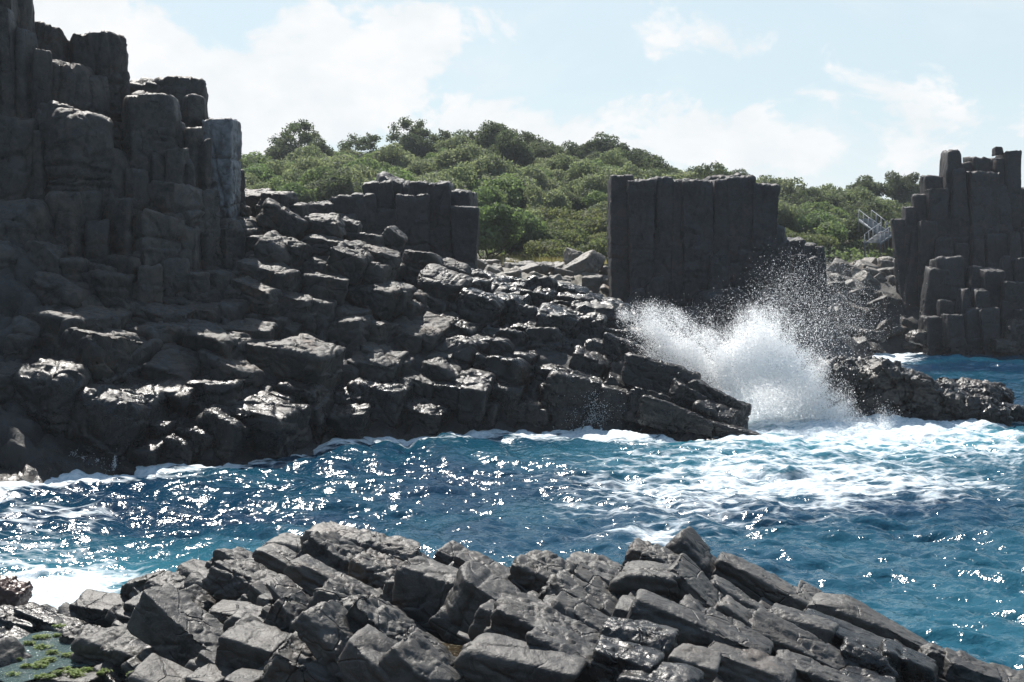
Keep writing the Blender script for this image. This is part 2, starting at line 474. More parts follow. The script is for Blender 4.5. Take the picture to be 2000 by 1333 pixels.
# ---- foreground slabs ------------------------------------------------
def zprof(px):
    return float(np.interp(px, [-100, 0, 200, 300, 480, 650, 900, 1300, 1500, 1700, 1900, 2100], [.45, .5, .6, 1.0, 1.5, 2.0, 2.0, 2.0, 1.4, .95, .6, .2]))
FG = [  # cx, cy, length, thickness, downward angle, smooth?, brightness, warm, label
 (388,1258,205,90,31,1,1.05,.3,"huge smooth wedge of grey basalt sloping to the right above the green algae"),
 (205,1190,112,48,12,1,.8,.1,"dark hump-backed rock at the water's edge beside the white surf"),
 (715,1070,195,60,15,0,1.1,.5,"long flat-topped slab crowning the highest point of the near rocks"),
 (562,1080,80,62,15,1,1.15,.2,"pale flat-topped block on the skyline just left of the crowning slab"),
 (660,1108,112,85,35,0,.95,.3,"square-shouldered block directly under the left end of the crowning slab"),
 (568,1104,95,38,28,0,1.0,.3,"narrow slab tucked under the pale flat-topped block"),
 (685,1162,190,48,31,0,1.1,.6,"long straight slab running down right below the square-shouldered block"),
 (595,1160,78,62,25,1,1.0,.3,"rounded brownish block at the upper end of the long straight slab"),
 (692,1208,128,98,31,0,.85,.2,"large block with a black triangular shadow at its foot, above the brown pool"),
 (778,1262,148,98,36,0,.95,.3,"big bluff slab sloping into the brown rock pool"),
 (752,1308,125,72,36,1,1.0,.3,"slab at the bottom edge just below the big bluff slab"),
 (495,1148,115,72,24,0,.95,.3,"broad dark-faced boulder left of the rounded brownish block"),
 (412,1152,80,58,14,1,1.05,.2,"round-topped block between the jagged knob and broad dark-faced boulder"),
 (445,1200,62,42,5,1,.95,.1,"round boulder overhanging the small mossy pool"),
 (496,1214,72,44,14,1,1.0,.2,"rounded boulder at the right end of the small mossy pool"),
 (502,1268,104,98,15,1,.95,.1,"bulky block with a rounded top standing right of the smooth wedge"),
 (575,1218,92,74,55,0,1.0,.5,"rough chipped slab leaning steeply beside the thin blade of rock"),
 (530,1180,32,55,10,1,.9,.2,"small upright rock wedged behind the rough chipped slab"),
 (604,1202,140,20,44,0,1.2,.6,"thin blade of pale rock running down beside the rough chipped slab"),
 (682,1278,145,60,50,0,.95,.4,"steep slab between the thin blade and the big bluff slab"),
 (282,1152,74,58,-28,0,.85,.1,"jagged dark knob nearest the sea on the left"),
 (325,1150,64,48,10,0,.9,.1,"knobbly rock leaning against the jagged dark knob"),
 (385,1120,58,38,10,1,.85,.1,"small dark rounded rock on the left skyline of the near rocks"),
 (430,1124,48,38,10,1,.95,.1,"small smooth rock right of the dark rounded one on the left skyline"),
 (480,1102,80,38,24,0,1.15,.2,"pale wedge on the skyline below the pale flat-topped block"),
 (300,1186,78,34,20,0,.95,.1,"low slab below the knobbly rock"),
 (380,1180,56,46,36,0,1.05,.2,"small tilted slab above the mossy pool"),
 (238,1276,135,78,10,0,.95,.1,"broad low rock between the tide pool and the smooth wedge"),
 (262,1204,52,38,12,1,1.1,.0,"flat grey plate right of the dark hump-backed rock"),
 (30,1216,95,50,18,0,.9,.3,"wet ledge at the left edge below the reddish rock"),
 (25,1256,80,38,18,0,.95,.1,"glistening shelf at the left edge above the tide pool"),
 (12,1308,95,72,52,1,1.0,.1,"smooth sloping rock in the bottom left corner"),
 (130,1328,125,32,4,0,.95,.2,"low rock along the bottom edge in front of the tide pool"),
 (325,1327,105,32,18,1,1.0,.1,"low smooth rock on the bottom edge under the smooth wedge"),
 (410,1327,58,34,10,1,1.05,.1,"small round rock on the bottom edge left of the bright algae"),
 (477,1329,54,28,5,1,.9,.1,"small round rock on the bottom edge amid the bright algae"),
 (98,1212,115,32,14,0,1.0,.0,"flat wet shelf beside the white surf"),
 (165,1256,64,62,20,0,.85,.1,"dark broken rock at the right rim of the tide pool"),
 (580,1302,90,84,40,0,.9,.3,"rough broken block at the bottom between bulky block and steep slab"),
 (737,1132,80,80,20,0,1.05,.9,"warm brown square block under the middle of the crowning slab"),
 (792,1158,64,88,20,0,1.0,.4,"tall cracked block right of the warm brown square block"),
 (842,1168,100,138,12,1,.95,.3,"tall massive block with a rounded top left of the humped one"),
 (956,1196,155,125,26,1,.95,.2,"massive humped block above the brown rock pool"),
 (998,1222,118,88,26,1,1.0,.1,"rounded block overlapping the right flank of the massive humped block"),
 (1085,1252,165,84,30,0,1.0,.2,"long rounded slab sloping right above the domed rock"),
 (1115,1284,115,58,30,0,1.0,.3,"shorter slab nested under the long rounded slab"),
 (1020,1302,215,74,14,1,1.05,.2,"smooth domed rock at the bottom edge right of the brown pool"),
 (835,1318,110,66,40,0,.95,.2,"rough rock at the bottom edge on the left side of the brown pool"),
 (905,1094,64,32,30,0,1.0,.3,"small blocky rock on the skyline right of the crowning slab"),
 (960,1120,105,32,25,0,1.0,.3,"low slab stepping down behind the massive humped block"),
 (1055,1134,90,78,20,0,.95,.3,"upright block on the skyline midway to the tall crag"),
 (1085,1160,48,52,15,0,.85,.2,"small dark block against the right foot of the upright skyline block"),
 (1145,1174,108,52,35,0,1.0,.3,"cracked slab sloping right below the low skyline boulder"),
 (1187,1154,115,26,35,0,1.1,.4,"thin slab lying on the cracked slab"),
 (1155,1110,100,38,5,0,.9,.4,"low skyline boulder left of the tall crag"),
 (1195,1140,90,44,28,0,1.1,.9,"brownish slab leaning on the left foot of the tall crag"),
 (1140,1222,100,60,25,0,.9,.2,"pointed dark block below the cracked slab"),
 (1075,1192,44,44,12,1,1.0,.2,"small round rock between the humped block and the cracked slab"),
 (1025,1184,58,28,20,1,1.0,.1,"small cap of rock behind the rounded block"),
 (1272,1148,115,92,6,1,.8,.0,"smooth dark front block of the tall crag"),
 (1300,1106,80,54,28,0,.95,.2,"cracked middle block of the tall crag"),
 (1350,1102,105,72,52,1,.62,.0,"black domed rock topping the right side of the tall crag"),
 (1252,1082,50,44,15,0,.95,.3,"small knobbly rock topping the left side of the tall crag"),
 (1366,1172,118,74,42,1,.85,.1,"sloping shoulder block at the right foot of the tall crag"),
 (1500,1158,158,66,30,1,.95,.4,"big lone wedge with a pale left end right of the tall crag"),
 (1448,1184,100,48,35,0,.95,.2,"broken slab between the tall crag and the lone wedge"),
 (1555,1228,115,68,15,1,1.0,.0,"smooth oval boulder below the lone wedge"),
 (1705,1228,172,64,26,1,.95,.0,"long smooth rounded slab at the water's edge on the right"),
 (1655,1250,125,52,26,1,.85,.0,"dark wet slab beside the smooth oval boulder"),
 (1605,1190,80,44,26,0,1.0,.2,"crumbly small rock on the shore right of the lone wedge"),
 (1695,1296,96,64,20,0,.7,.0,"wet black rock near the bottom, left of the square-ended one"),
 (1770,1304,105,68,18,1,.75,.0,"square-ended wet rock near the bottom right"),
 (1838,1290,86,48,20,0,.95,.1,"rounded shore rock left of the last slab on the right"),
 (1893,1314,96,52,20,0,.95,.1,"last large slab before the sea at the bottom right"),
 (1970,1330,70,34,15,0,.9,.1,"small rock in the bottom right corner"),
 (1250,1198,108,48,6,1,1.0,.1,"rounded cap below the front block of the tall crag"),
 (1358,1238,182,74,26,1,1.0,.1,"broad smooth slab sloping right below the crag's shoulder"),
 (1412,1236,125,52,30,0,.95,.1,"slab overlapping the lower end of the broad smooth slab"),
 (1245,1250,125,64,12,0,1.1,.0,"shiny fractured ledge below the rounded cap"),
 (1220,1302,110,74,15,0,1.05,.0,"shiny broken block at the bottom edge below the fractured ledge"),
 (1350,1298,96,60,15,1,1.0,.2,"round-shouldered rock at the bottom under the broad smooth slab"),
 (1475,1238,118,48,40,0,.95,.3,"narrow steep slab left of the smooth oval boulder"),
 (1572,1272,155,48,26,0,1.05,.3,"long low slab below the smooth oval boulder"),
 (1460,1304,150,58,14,1,1.1,.5,"wide brownish slab at the bottom edge, flat on top"),
 (1590,1318,135,48,20,0,1.05,.1,"flat slab at the bottom edge right of the wide brownish slab"),
 (1692,1328,95,30,15,0,.9,.0,"low slab on the bottom edge under the wet black rock"),
 (1488,1210,58,38,15,0,.9,.1,"small angular rock under the left end of the lone wedge"),
 (1290,1324,125,38,8,0,1.0,.1,"low shiny rock on the bottom edge between the broken and round-shouldered rocks"),
]
FGpts = []
def fg_depth(px, py, dz=0.):
    z = zprof(px) + dz
    return (CAMH - z) * F / (py - 520)
for i, (cx, cy, L, T, ang, smooth, br, warm, lab) in enumerate(FG):
    Y = fg_depth(cx, cy)
    c = at(cx, cy + 4, Y)
    s = Y / F
    a = math.radians(ang)
    R = np.random.RandomState(900 + i)
    axis = (math.cos(a), -.30 + R.uniform(-.05, .05), -math.sin(a) * .92)
    up = (R.uniform(-.02, .08), -.04 + R.uniform(-.07, .05), 1)
    hl, ht = L * s * (.80 if ang >= 24 and L > 1.5 * T else .62), T * s * .52
    hd = max(.42, min(ht * 1.25, hl) * R.uniform(.85, 1.15))
    FGpts.append((c[0], c[1], c[2] - ht * .8))
    wetv = 1.0 if ('wet' in lab or 'shiny' in lab or 'glisten' in lab) else R.uniform(0, .25)
    put_rock('tilted_slab' if L > 1.4 * T else 'rock_block', c, (hl, hd, ht), frame_from(axis, up), M['fore'], 3000 + i, .028 if L < 90 else .034,
             (br * R.uniform(.9, 1.08), wetv, warm), lab, 'rock', 'tilted rocks of the near shore',
             k=15 if smooth else 25, chamfer=4 if smooth else 5, jit=.09 if smooth else .12,
             facet=(1.0, .07) if smooth else (.7, .16), rough=.05 if smooth else .05, cracks=2 if smooth else 4, axis_cracks=1, fine=.004)

# foreground filler slabs (small, between the big ones)
R = np.random.RandomState(5)
fillers = []
for py in range(1105, 1345, 26):
    for px in range(-20, 2010, 52):
        qx, qy = px + R.uniform(-24, 24), py + R.uniform(-11, 11)
        top = np.interp(qx, [-50, 150, 160, 250, 330, 450, 520, 620, 800, 880, 960, 1110, 1220, 1290, 1390, 1440, 1560, 1700, 1780, 1900, 2000],
                        [1205, 1205, 1180, 1170, 1125, 1105, 1085, 1050, 1075, 1090, 1125, 1115, 1105, 1095, 1150, 1150, 1185, 1215, 1262, 1318, 1345])
        if qy < top + 18: continue
        if qx < 175 and 1235 < qy < 1310 and qx > 35: continue
        if 860 < qx < 930 and qy > 1240: continue
        if 400 < qx < 470 and 1215 < qy < 1250: continue
        fillers.append((qx, qy))
fill_objs = []
for i, (cx, cy) in enumerate(fillers):
    Y = fg_depth(cx, cy, -.32)
    c = at(cx, cy, Y); s = Y / F
    a = math.radians(R.uniform(24, 38)); L = R.uniform(80, 150) * s; T = R.uniform(20, 36) * s
    axis = (math.cos(a), -.30 + R.uniform(-.07, .07), -math.sin(a) * .92)
    up = (R.uniform(-.05, .1), -.04 + R.uniform(-.1, .08), 1)
    FGpts.append((c[0], c[1], c[2] - T * .3))
    o = put_rock('wedged_rock', c, (L * .5, T * .9, T * .55), frame_from(axis, up), M['fore'], 5000 + i, .045,
                 (R.uniform(.8, 1.1), R.uniform(0, .9) ** 2, R.uniform(0, .5)), k=24, chamfer=5, jit=.13, facet=(.8, .16), rough=.05, cracks=3, axis_cracks=1, fine=.004)
    fill_objs.append((cx, cy, o))

# foreground base rock under the slabs
for px in range(-300, 2300, 130):
    e = atz(px, np.interp(px, [-300, 150, 330, 620, 1300, 1500, 1800, 2300], [1185, 1185, 1140, 1105, 1110, 1180, 1290, 1500]), 0)
    FGpts.append((e[0], e[1] + 3.2, -2.2)); FGpts.append((e[0], e[1] + 7, -4))
    e2 = (e[0], 12, zprof(px) * 1.0 - .2); FGpts.append(e2); FGpts.append((e[0] * .9, 6, .8))
FGpts += [(at(80, 1262, 23.7)[0], 23.7, .2), (at(130, 1275, 23.4)[0], 23.4, .2), (at(60, 1290, 22.7)[0], 22.7, .22), (16, 12, -2), (16, 18, -3), (22, 12, -4), (22, 20, -4), (-14, 12, .6), (-14, 20, .3)]
_pp = {}
for q in FGpts: _pp[(round(q[0] / .25), round(q[1] / .25))] = q
FT = tps(list(_pp.values()), lam=4.)
def Tfore(x, y):
    z = FT(x, y) - .22
    q = np.stack([x.ravel(), y.ravel(), np.zeros(x.size)], 1)
    w = .5 * np.stack([vnoise(q * 1.5 + 11 * k, 50 + k) for k in range(3)], 1)
    a = math.radians(25); Rm = np.array([[math.cos(a), math.sin(a), 0], [-math.sin(a), math.cos(a), 0], [0, 0, 1]])
    f1, f2, b, off = cells((q @ Rm.T) / np.array([.8, .35, 1]) + w * .5, 3, 2)
    blk = .3 * (rnd(b[:, 0], b[:, 1], b[:, 2], 9) - .5) - .2 * off[:, 0] - .12 * np.exp(-((f2 - f1) / .1) ** 2)
    z = z.ravel() + blk + .1 * fbm(q * 3, 4, 4)
    return np.clip(z, -5, 2.6).reshape(x.shape)
me, _, _ = sheet('near_shore', lines((-18, -11.5, .3), (-11.5, 12.5, .06), (12.5, 26, .3)), lines((5, 17, .3), (17, 32, .06), (32, 36, .4)), Tfore, M['fore'])
o = tag(link('near_shore', me), kind='structure'); o.color = (.9, .3, .2, 1)

def label_rows(objs, rows, names, what, where, cat, group):
    """objs: (px, py, obj). Rows by py (quantiles); each labelled by its order from the left in its row"""
    objs = sorted(objs, key=lambda t: t[1]); n = len(objs); k = rows
    for r in range(k):
        part = sorted(objs[r * n // k:(r + 1) * n // k], key=lambda t: t[0])
        for i, (px, py, o) in enumerate(part):
            adj = what(o)
            nm = ORD[i] if i < len(ORD) else 'far right'
            tag(o, f"{adj}, {nm} from left in the {names[r]} {where}", cat, group)

label_rows([(a, b, o) for a, b, o in fill_objs if topix(o.location)], 8, ['topmost row', 'second row down', 'third row down', 'fourth row down', 'fifth row down', 'sixth row down', 'seventh row down', 'bottom row'],
           lambda o: 'small wet rock' if o.color[1] > .4 else 'small dry rock', 'between near slabs', 'rock', 'small rocks wedged between the near slabs')

# reddish rock at the left edge
tag(put_rock('weed_covered_rock', at(5, 1172, 28), (.55, .5, .42), frame_from((1, 0, -.3), (0, 0, 1)), simple('red weed rock', C(.06, .026, .018), .4), 77, .03, (1, .5, 1),
         k=8, chamfer=6, facet=(.5, .2), cracks=3), 'knobbly rock covered in red-brown weed at the left edge beside the surf', 'rock')

# ---- slope boulders ---------------------------------------------------
HERO = [ # cx, cy, w, h, Y, angle
 (441,492,52,118,62.5,0,'tall upright block at the shadow edge, standing at the cliff foot'),
 (540,404,58,55,66.5,5,'pointed boulder with a sunlit left face at the top of the slope'),
 (548,440,88,62,65.5,25,'lumpy brown boulder below the pointed one at the top of the slope'),
 (581,430,34,58,66.5,5,'narrow upright block right of the lumpy brown boulder'),
 (630,450,78,58,66,5,'wide box-shaped block with a vertical crack, upper slope'),
 (683,452,40,42,67.5,10,'small square block behind the wide box-shaped block'),
 (706,478,84,40,67,8,'row of blocks fused into a low step below the small square block'),
 (758,484,46,66,67.5,40,'pointed boulder tilted against the left stack'),
 (505,490,38,54,63.5,5,'flat-faced boulder catching sun beside the tall upright block'),
 (535,514,64,84,62.5,20,'bulky cracked block right of the flat-faced boulder'),
 (566,512,60,84,63,15,'tall block in the middle of the upper slope'),
 (520,556,100,78,61,14,'big block split by parallel cracks, dipping right'),
 (642,482,100,34,64.8,10,'flat ledge of rock below the wide box-shaped block'),
 (676,530,80,90,63.5,20,'large dark-faced block with a bright top edge, mid slope'),
 (727,508,108,48,65.3,20,'long sloping boulder right of the large dark-faced block'),
 (728,542,56,56,64,12,'square block under the long sloping boulder'),
 (502,578,100,52,59.5,22,'sunlit crumbly boulder below the block split by cracks'),
 (632,562,88,46,62,10,'flat-topped sunlit boulder in the middle of the slope'),
 (575,604,80,50,60,10,'rounded boulder below the sunlit crumbly boulder'),
 (732,588,80,54,62.8,20,'boulder with pale cap, right of the flat-topped sunlit one'),
 (770,584,64,54,63.5,10,'dark boulder right of the pale-capped boulder'),
 (823,518,80,50,69,15,'angular block at the foot of the left stack'),
 (887,532,62,36,70.5,20,'low rock below the right edge of the left stack'),
 (858,568,98,64,66.5,18,'large sloping block on the crest right of centre'),
 (935,602,88,56,65.5,20,'block with a shiny top, first of the wet ridge'),
 (362,672,135,70,55.2,5,'broad sunlit boulder with pitted top at the left of the lit pile'),
 (465,662,130,56,57,8,'low sunlit boulder behind the broad pitted one'),
 (345,718,100,60,53.8,5,'sunlit rounded rock at the edge of the cliff shadow'),
 (430,742,130,78,53.8,22,'sunlit wedge above the wet glittering patch'),
 (520,700,90,60,56,10,'sunlit boulder in the middle of the lit pile'),
 (575,722,140,100,56.2,12,'biggest rounded boulder at the right of the lit pile'),
 (262,768,130,48,51.6,8,'low ledge with one bright sunlit streak below the lit pile'),
 (1292,748,150,62,60.8,20,'big black wet block above the spit'),
 (1322,828,160,56,57.8,16,'rough rock with glittering top at the root of the spit'),
 (1395,785,130,46,59.5,34,'narrow wet rib running down into the white water'),
 (1428,848,125,28,57.2,17,'low brown tip of the spit awash with foam'),
 (1360,792,110,50,59.3,24,'wet block wedged behind the root of the spit'),
 (1268,800,84,66,59.5,10,'dark upright block between the small breaker and the spit'),
 (1225,700,110,62,64,18,'wet black boulder beside the start of the spray'),
 (810,815,120,60,57.8,14,'mottled boulder at the waterline left of the small breaker'),
 (1120,775,110,90,60.8,10,'black wet block over the small breaker'),
 (885,790,130,100,59.2,8,'big smooth black block above the waterline, centre'),
]
hero_px = []
def slope_rock(cx, cy, w, h, Y, ang, seed, lab=None, hero=True):
    c = at(cx, cy, Y); s = Y / F; a = math.radians(ang)
    R = np.random.RandomState(seed)
    axis = (math.cos(a), -.25 + R.uniform(-.2, .25), -math.sin(a))
    up = (R.uniform(-.02, .14), (-.10 if cx < 900 else .02) + R.uniform(-.14, .1), 1)
    half = (w * s * .53, max(.35, min(w, h) * s * .62), h * s * .56)
    wetf = max(float(sstep(780, 950, cx)) if cy > 560 else 0, float(sstep(740, 800, cy)))
    br = R.uniform(.8, 1.15) * (1 - .3 * wetf)
    big = w > 70
    return put_rock('boulder', c + np.array([0, half[1] * .5, 0]), half, frame_from(axis, up), M['rock'], seed, .055 if hero else .07,
                    (br, max(wetf * .9, R.uniform(0, .2)), R.uniform(.2, 1) * (1 - wetf)), lab, 'rock' if lab else None, 'boulders of the headland slope',
                    k=17, chamfer=6, jit=.15, facet=(.85, .12), rough=.08, cracks=4, axis_cracks=1, fine=.006)
for i, (cx, cy, w, h, Y, ang, lab) in enumerate(HERO):
    slope_rock(cx, cy, w, h, Y, ang, 7000 + i, lab)
    hero_px.append((cx, cy, w, h, Y))
R = np.random.RandomState(21)
sl = []
yy = 49.
while yy < 80:
    xx = -20.
    while xx < 14:
        x = xx + R.uniform(-.5, .5); y = yy + R.uniform(-.5, .5)
        z = Tz(x, y)
        px, py = topix((x, y, z))
        xx += 1.34
        if z < .25 or px < -20 or px > 1480: continue
        ed = np.interp(px, [0, 400, 560, 690, 780, 900, 1000, 1100, 1200, 1250, 1340, 1440], [350, 350, 395, 440, 500, 545, 560, 575, 605, 655, 745, 812])
        if py < ed + (34 if px < 800 else 16): continue
        if px < 450 and py < 560: continue
        if y > 76.5 and px > 900: continue
        sz = R.uniform(.75, 1.45)
        if px < 300 or (px < 700 and py > 780): sz *= R.choice([.8, 1.3])
        if any(abs(px - h[0]) < h[2] * .42 and abs(py - h[1]) < h[3] * .42 for h in hero_px): continue
        w = 62 * sz * R.uniform(.8, 1.25) * 60 / y; h = 66 * sz * R.uniform(.8, 1.3) * 60 / y
        if px < 700 and py > 800: h *= 1.3
        o = slope_rock(px, py + h * .12, w, h, y, R.uniform(3, 22), 8000 + len(sl), hero=False)
        sl.append((px, py, o))
    yy += 1.4
def wh(o):
    p = topix(o.location)
    if p[0] > 930: return 'glossy wet black boulder'
    if p[0] < 330: return 'dull shaded boulder'
    return 'brown-grey boulder' if o.color[2] > .55 else 'dark grey boulder'
label_rows(sl, 9, ['crest row', 'second row down', 'third row down', 'fourth row down', 'fifth row down', 'sixth row down', 'seventh row down', 'eighth row down', 'waterline row'], wh, 'of the slope', 'rock', 'boulders of the headland slope')

# ---- columns -----------------------------------------------------------
def column(parent, root, pl, pr, pt, Y, zbot, seed, mat=None, depth=None, res=.1, br=1., warm=.3, wet=0., k=16, sides=None, lean=0, round_=False, box=False, jit=.05):
    w = (pr - pl) * Y / F
    top = at((pl + pr) / 2, pt, Y)
    hz = (top[2] - zbot) / 2
    R = np.random.RandomState(seed)
    hd = (depth or w * R.uniform(.85, 1.2)) / 2
    c = np.array([top[0], Y + hd * .7, zbot + hz])
    if box:
        c[1] += R.uniform(-.14, .14) * min(w, 1.5) * (2 if jit > .05 else 1)
        V, Q = rock_verts((w / 2 * 1.09, hd * 1.06, hz * 1.01), res, seed, k=k, chamfer=4 if round_ else 0, jit=jit, facet=(.8, .15), rough=.06, cracks=2, axis_cracks=int(hz * .7) + 1, fine=.01, zs=.8, top=.5)
    else:
        V, Q = rock_verts((w / 2 * 1.16, hd * 1.1, hz), res, seed, k=k, chamfer=(5 if round_ else 3), jit=.1 if not round_ else .2, sides=sides or R.choice([4, 5, 6, 6]),
                      facet=(.85, .13), rough=.07, cracks=3, axis_cracks=int(hz * 1.0) + 2, fine=.02, zs=.8)
    V = V + np.array([lean, 0, 0]) * (V[:, 2:3] / hz) * .5
    me = mesh_from('column', V, Q, mat or M['rock'])
    o = link('column', me, parent, c - np.array(root))
    v_ = .12 if box else .3
    o.color = (br * R.uniform(1 - v_, 1 + v_), wet, warm, 1)
    return o

def root_empty(name, loc, label, cat, group=None):
    o = link(name, None, None, loc); o.empty_display_size = .5
    return tag(o, label, cat, group)

rc = (-19., 60., 8.)
cliff = root_empty('rock_cliff', rc, 'towering shaded cliff of dark basalt columns along the left side', 'cliff')
CL = [ # left, right, top, Y, zbottom
 (-440,-290,-330,58,6), (-310,-180,-300,58.5,6), (-190,-90,-240,59,6), (-110,-42,-160,60,7), (-60,38,-90,62.4,9), (10,52,-6,63,9), (55,126,28,64,11), (108,142,78,64.5,11), (137,226,68,64,11), (200,242,132,65,11), (240,306,135,66,10), (300,388,150,66,10), (345,396,192,65,10),  # off-frame columns at left are added and heightened to shade the slope below
 (450,476,330,67,10.5), (385,415,240,66,9),
 (-60,-6,-60,60,7), (-8,24,12,60.4,7), (-70,22,-45,61,8), (20,59,62,60.8,8), (58,93,90,60.8,8), (88,165,122,62,9), (150,205,150,63,9), (237,332,186,61.5,9), (250,300,172,63,9),
 (330,362,236,62.5,8), (360,386,246,62.5,8), (383,407,264,62.5,8),
 (78,196,184,59,7), (-60,56,225,58.5,7), (52,84,256,58.8,7), (190,213,261,60.5,8), (210,252,296,60.5,7), (244,282,328,60.2,7),
 (282,330,292,61,7), (324,356,290,61,7), (354,380,298,61.2,7), (372,418,370,61.5,7),
 (-60,90,396,56.4,5), (94,158,374,57.6,5.5), (158,208,428,57.8,5.5), (200,262,390,59.2,6), (272,378,352,60.2,6.5), (245,335,424,58.8,6),
 (330,380,440,59.8,6), (378,416,455,60.8,6.5), (-60,40,480,54.8,4), (40,110,470,55.4,4.5), (105,165,505,55.6,4.5), (165,215,520,56,4.5), (215,265,500,57.2,5), (262,310,520,57.2,5), (305,362,508,58.4,5), (360,402,532,58.6,5),
 (400,440,530,59.6,5.5), (415,470,436,62,6.5),
]
for i, (a, b, t, Y, zb) in enumerate(CL):
    column(cliff, rc, a, b, t, Y, zb, 11000 + i, br=1., warm=.6, res=.085, round_=(i % 3 == 0), k=17 if i % 2 else 26)
# the pale weathered column at the cliff's end
rp = at(420, 400, 64.5)
tag(column(cliff, rc, 402, 450, 224, 64.2, 9.8, 11999, mat=M['pale'], box=True, jit=.05, k=26, res=.07, depth=2.2), 'pale grey weathered column at the cliff end')

# left stack
rs = (-8., 86., 6.)
st2 = root_empty('rock_stack', rs, 'broad dark rock stack with a domed cap left of the gap to the hillside', 'rock stack')
for i, (a, b, t, Y, d) in enumerate([(560,612,394,84,6), (600,662,388,84.3,6), (648,704,378,84.6,5), (690,735,370,84.8,6), (716,768,344,84.9,5), (726,850,331,85.4,5), (800,885,349,85.4,6), (778,836,368,84.2,5), (828,872,352,86,6), (864,922,358,86,6), (735,790,410,84.4,5), (884,926,402,85.2,5), (640,700,420,83.6,5), (690,745,450,84,5)]):
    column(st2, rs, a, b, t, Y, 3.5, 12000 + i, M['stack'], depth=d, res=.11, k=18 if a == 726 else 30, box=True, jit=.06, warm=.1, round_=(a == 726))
# central stack
rs = (13., 95., 4.)
st3 = root_empty('rock_stack', rs, 'square-cut central rock stack of upright columns above the spray', 'rock stack')
for i, (a, b, t, Y, d) in enumerate([(1196,1232,346,94,6), (1228,1274,350,93.8,7), (1272,1312,347,94,7), (1309,1340,350,93.9,6), (1336,1392,350,93.6,7), (1386,1420,352,94,6), (1415,1470,347,94.2,7), (1462,1512,348,94,7),
                                      (1300,1360,344,97,6), (1380,1450,345,97,6), (1220,1300,347,97,6), (1450,1508,350,97,5)]):
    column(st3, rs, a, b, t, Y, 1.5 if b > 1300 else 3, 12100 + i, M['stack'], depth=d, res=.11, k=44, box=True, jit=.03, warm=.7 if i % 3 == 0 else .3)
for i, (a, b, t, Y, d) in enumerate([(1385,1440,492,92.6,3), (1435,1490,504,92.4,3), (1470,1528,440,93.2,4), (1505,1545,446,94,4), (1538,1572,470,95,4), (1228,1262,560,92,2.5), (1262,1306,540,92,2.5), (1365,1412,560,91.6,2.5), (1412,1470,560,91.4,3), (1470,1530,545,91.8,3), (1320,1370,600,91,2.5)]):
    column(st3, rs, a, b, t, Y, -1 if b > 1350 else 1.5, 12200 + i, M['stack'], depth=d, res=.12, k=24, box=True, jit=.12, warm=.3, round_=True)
# low ridge right of the central stack
rs = (25., 108., 5.)
rd = root_empty('rock_ridge', rs, 'low broken ridge of dark columns running right from the central stack', 'rock ridge')
for i, (a, b, t, Y) in enumerate([(1512,1530,432,100), (1526,1545,452,101), (1542,1566,468,103), (1560,1582,478,105), (1578,1598,472,106), (1594,1612,474,106), (1560,1600,500,104), (1530,1560,500,101)]):
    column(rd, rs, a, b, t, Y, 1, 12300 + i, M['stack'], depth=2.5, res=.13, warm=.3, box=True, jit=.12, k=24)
# right stack
rs = (44., 118., 3.)
st4 = root_empty('rock_stack', rs, 'tall ragged rock stack of stepped columns at the right edge', 'rock stack')
RS = [(1842,1885,292,119), (1880,1925,304,119.5), (1918,1952,304,119), (1948,1974,300,119.5), (1970,1994,296,119.5), (1860,1900,330,118), (1900,1945,330,118), (1940,1980,350,118),
      (1815,1846,338,119), (1800,1825,380,118.5), (1822,1848,365,118), (1768,1790,398,119), (1786,1806,385,119.5), (1754,1775,422,118.5), (1772,1800,440,117.8), (1797,1822,430,117.5),
      (1984,2030,365,120), (1990,2060,372,122), (2020,2100,380,120), (2090,2180,420,120),
      (1820,1862,455,117), (1862,1895,470,116.8), (1893,1928,462,116.8), (1928,1962,450,117), (1960,2000,440,117), (2000,2060,440,117),
      (1843,1884,500,112.4), (1890,1918,512,112), (1918,1945,525,111.8), (1948,1985,498,112.5), (1985,2030,505,112), (1808,1842,524,113.2),
      (1870,1898,560,110.3), (1838,1866,582,110.6), (1902,1932,566,110.4), (1934,1960,548,110.8), (1964,2000,545,110.4), (2000,2050,555,110.5),
      (1852,1885,612,109), (1888,1918,604,109.2), (1922,1955,598,109), (1958,1988,588,109.3), (1985,2040,600,109), (1812,1848,618,110)]
for i, (a, b, t, Y) in enumerate(RS):
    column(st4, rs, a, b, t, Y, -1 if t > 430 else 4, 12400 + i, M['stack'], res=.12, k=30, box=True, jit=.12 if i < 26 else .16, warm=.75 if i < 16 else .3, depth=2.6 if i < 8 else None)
tag(put_rock('balanced_block', at(1949, 296, 119.6), (.45, .5, .38), frame_from((1, 0, .1), (0, 0, 1)), M['stack'], 991, .08, (1, 0, .3), k=30, chamfer=2, facet=(.8, .05)),
    'small square block perched on top of the right stack', 'rock')

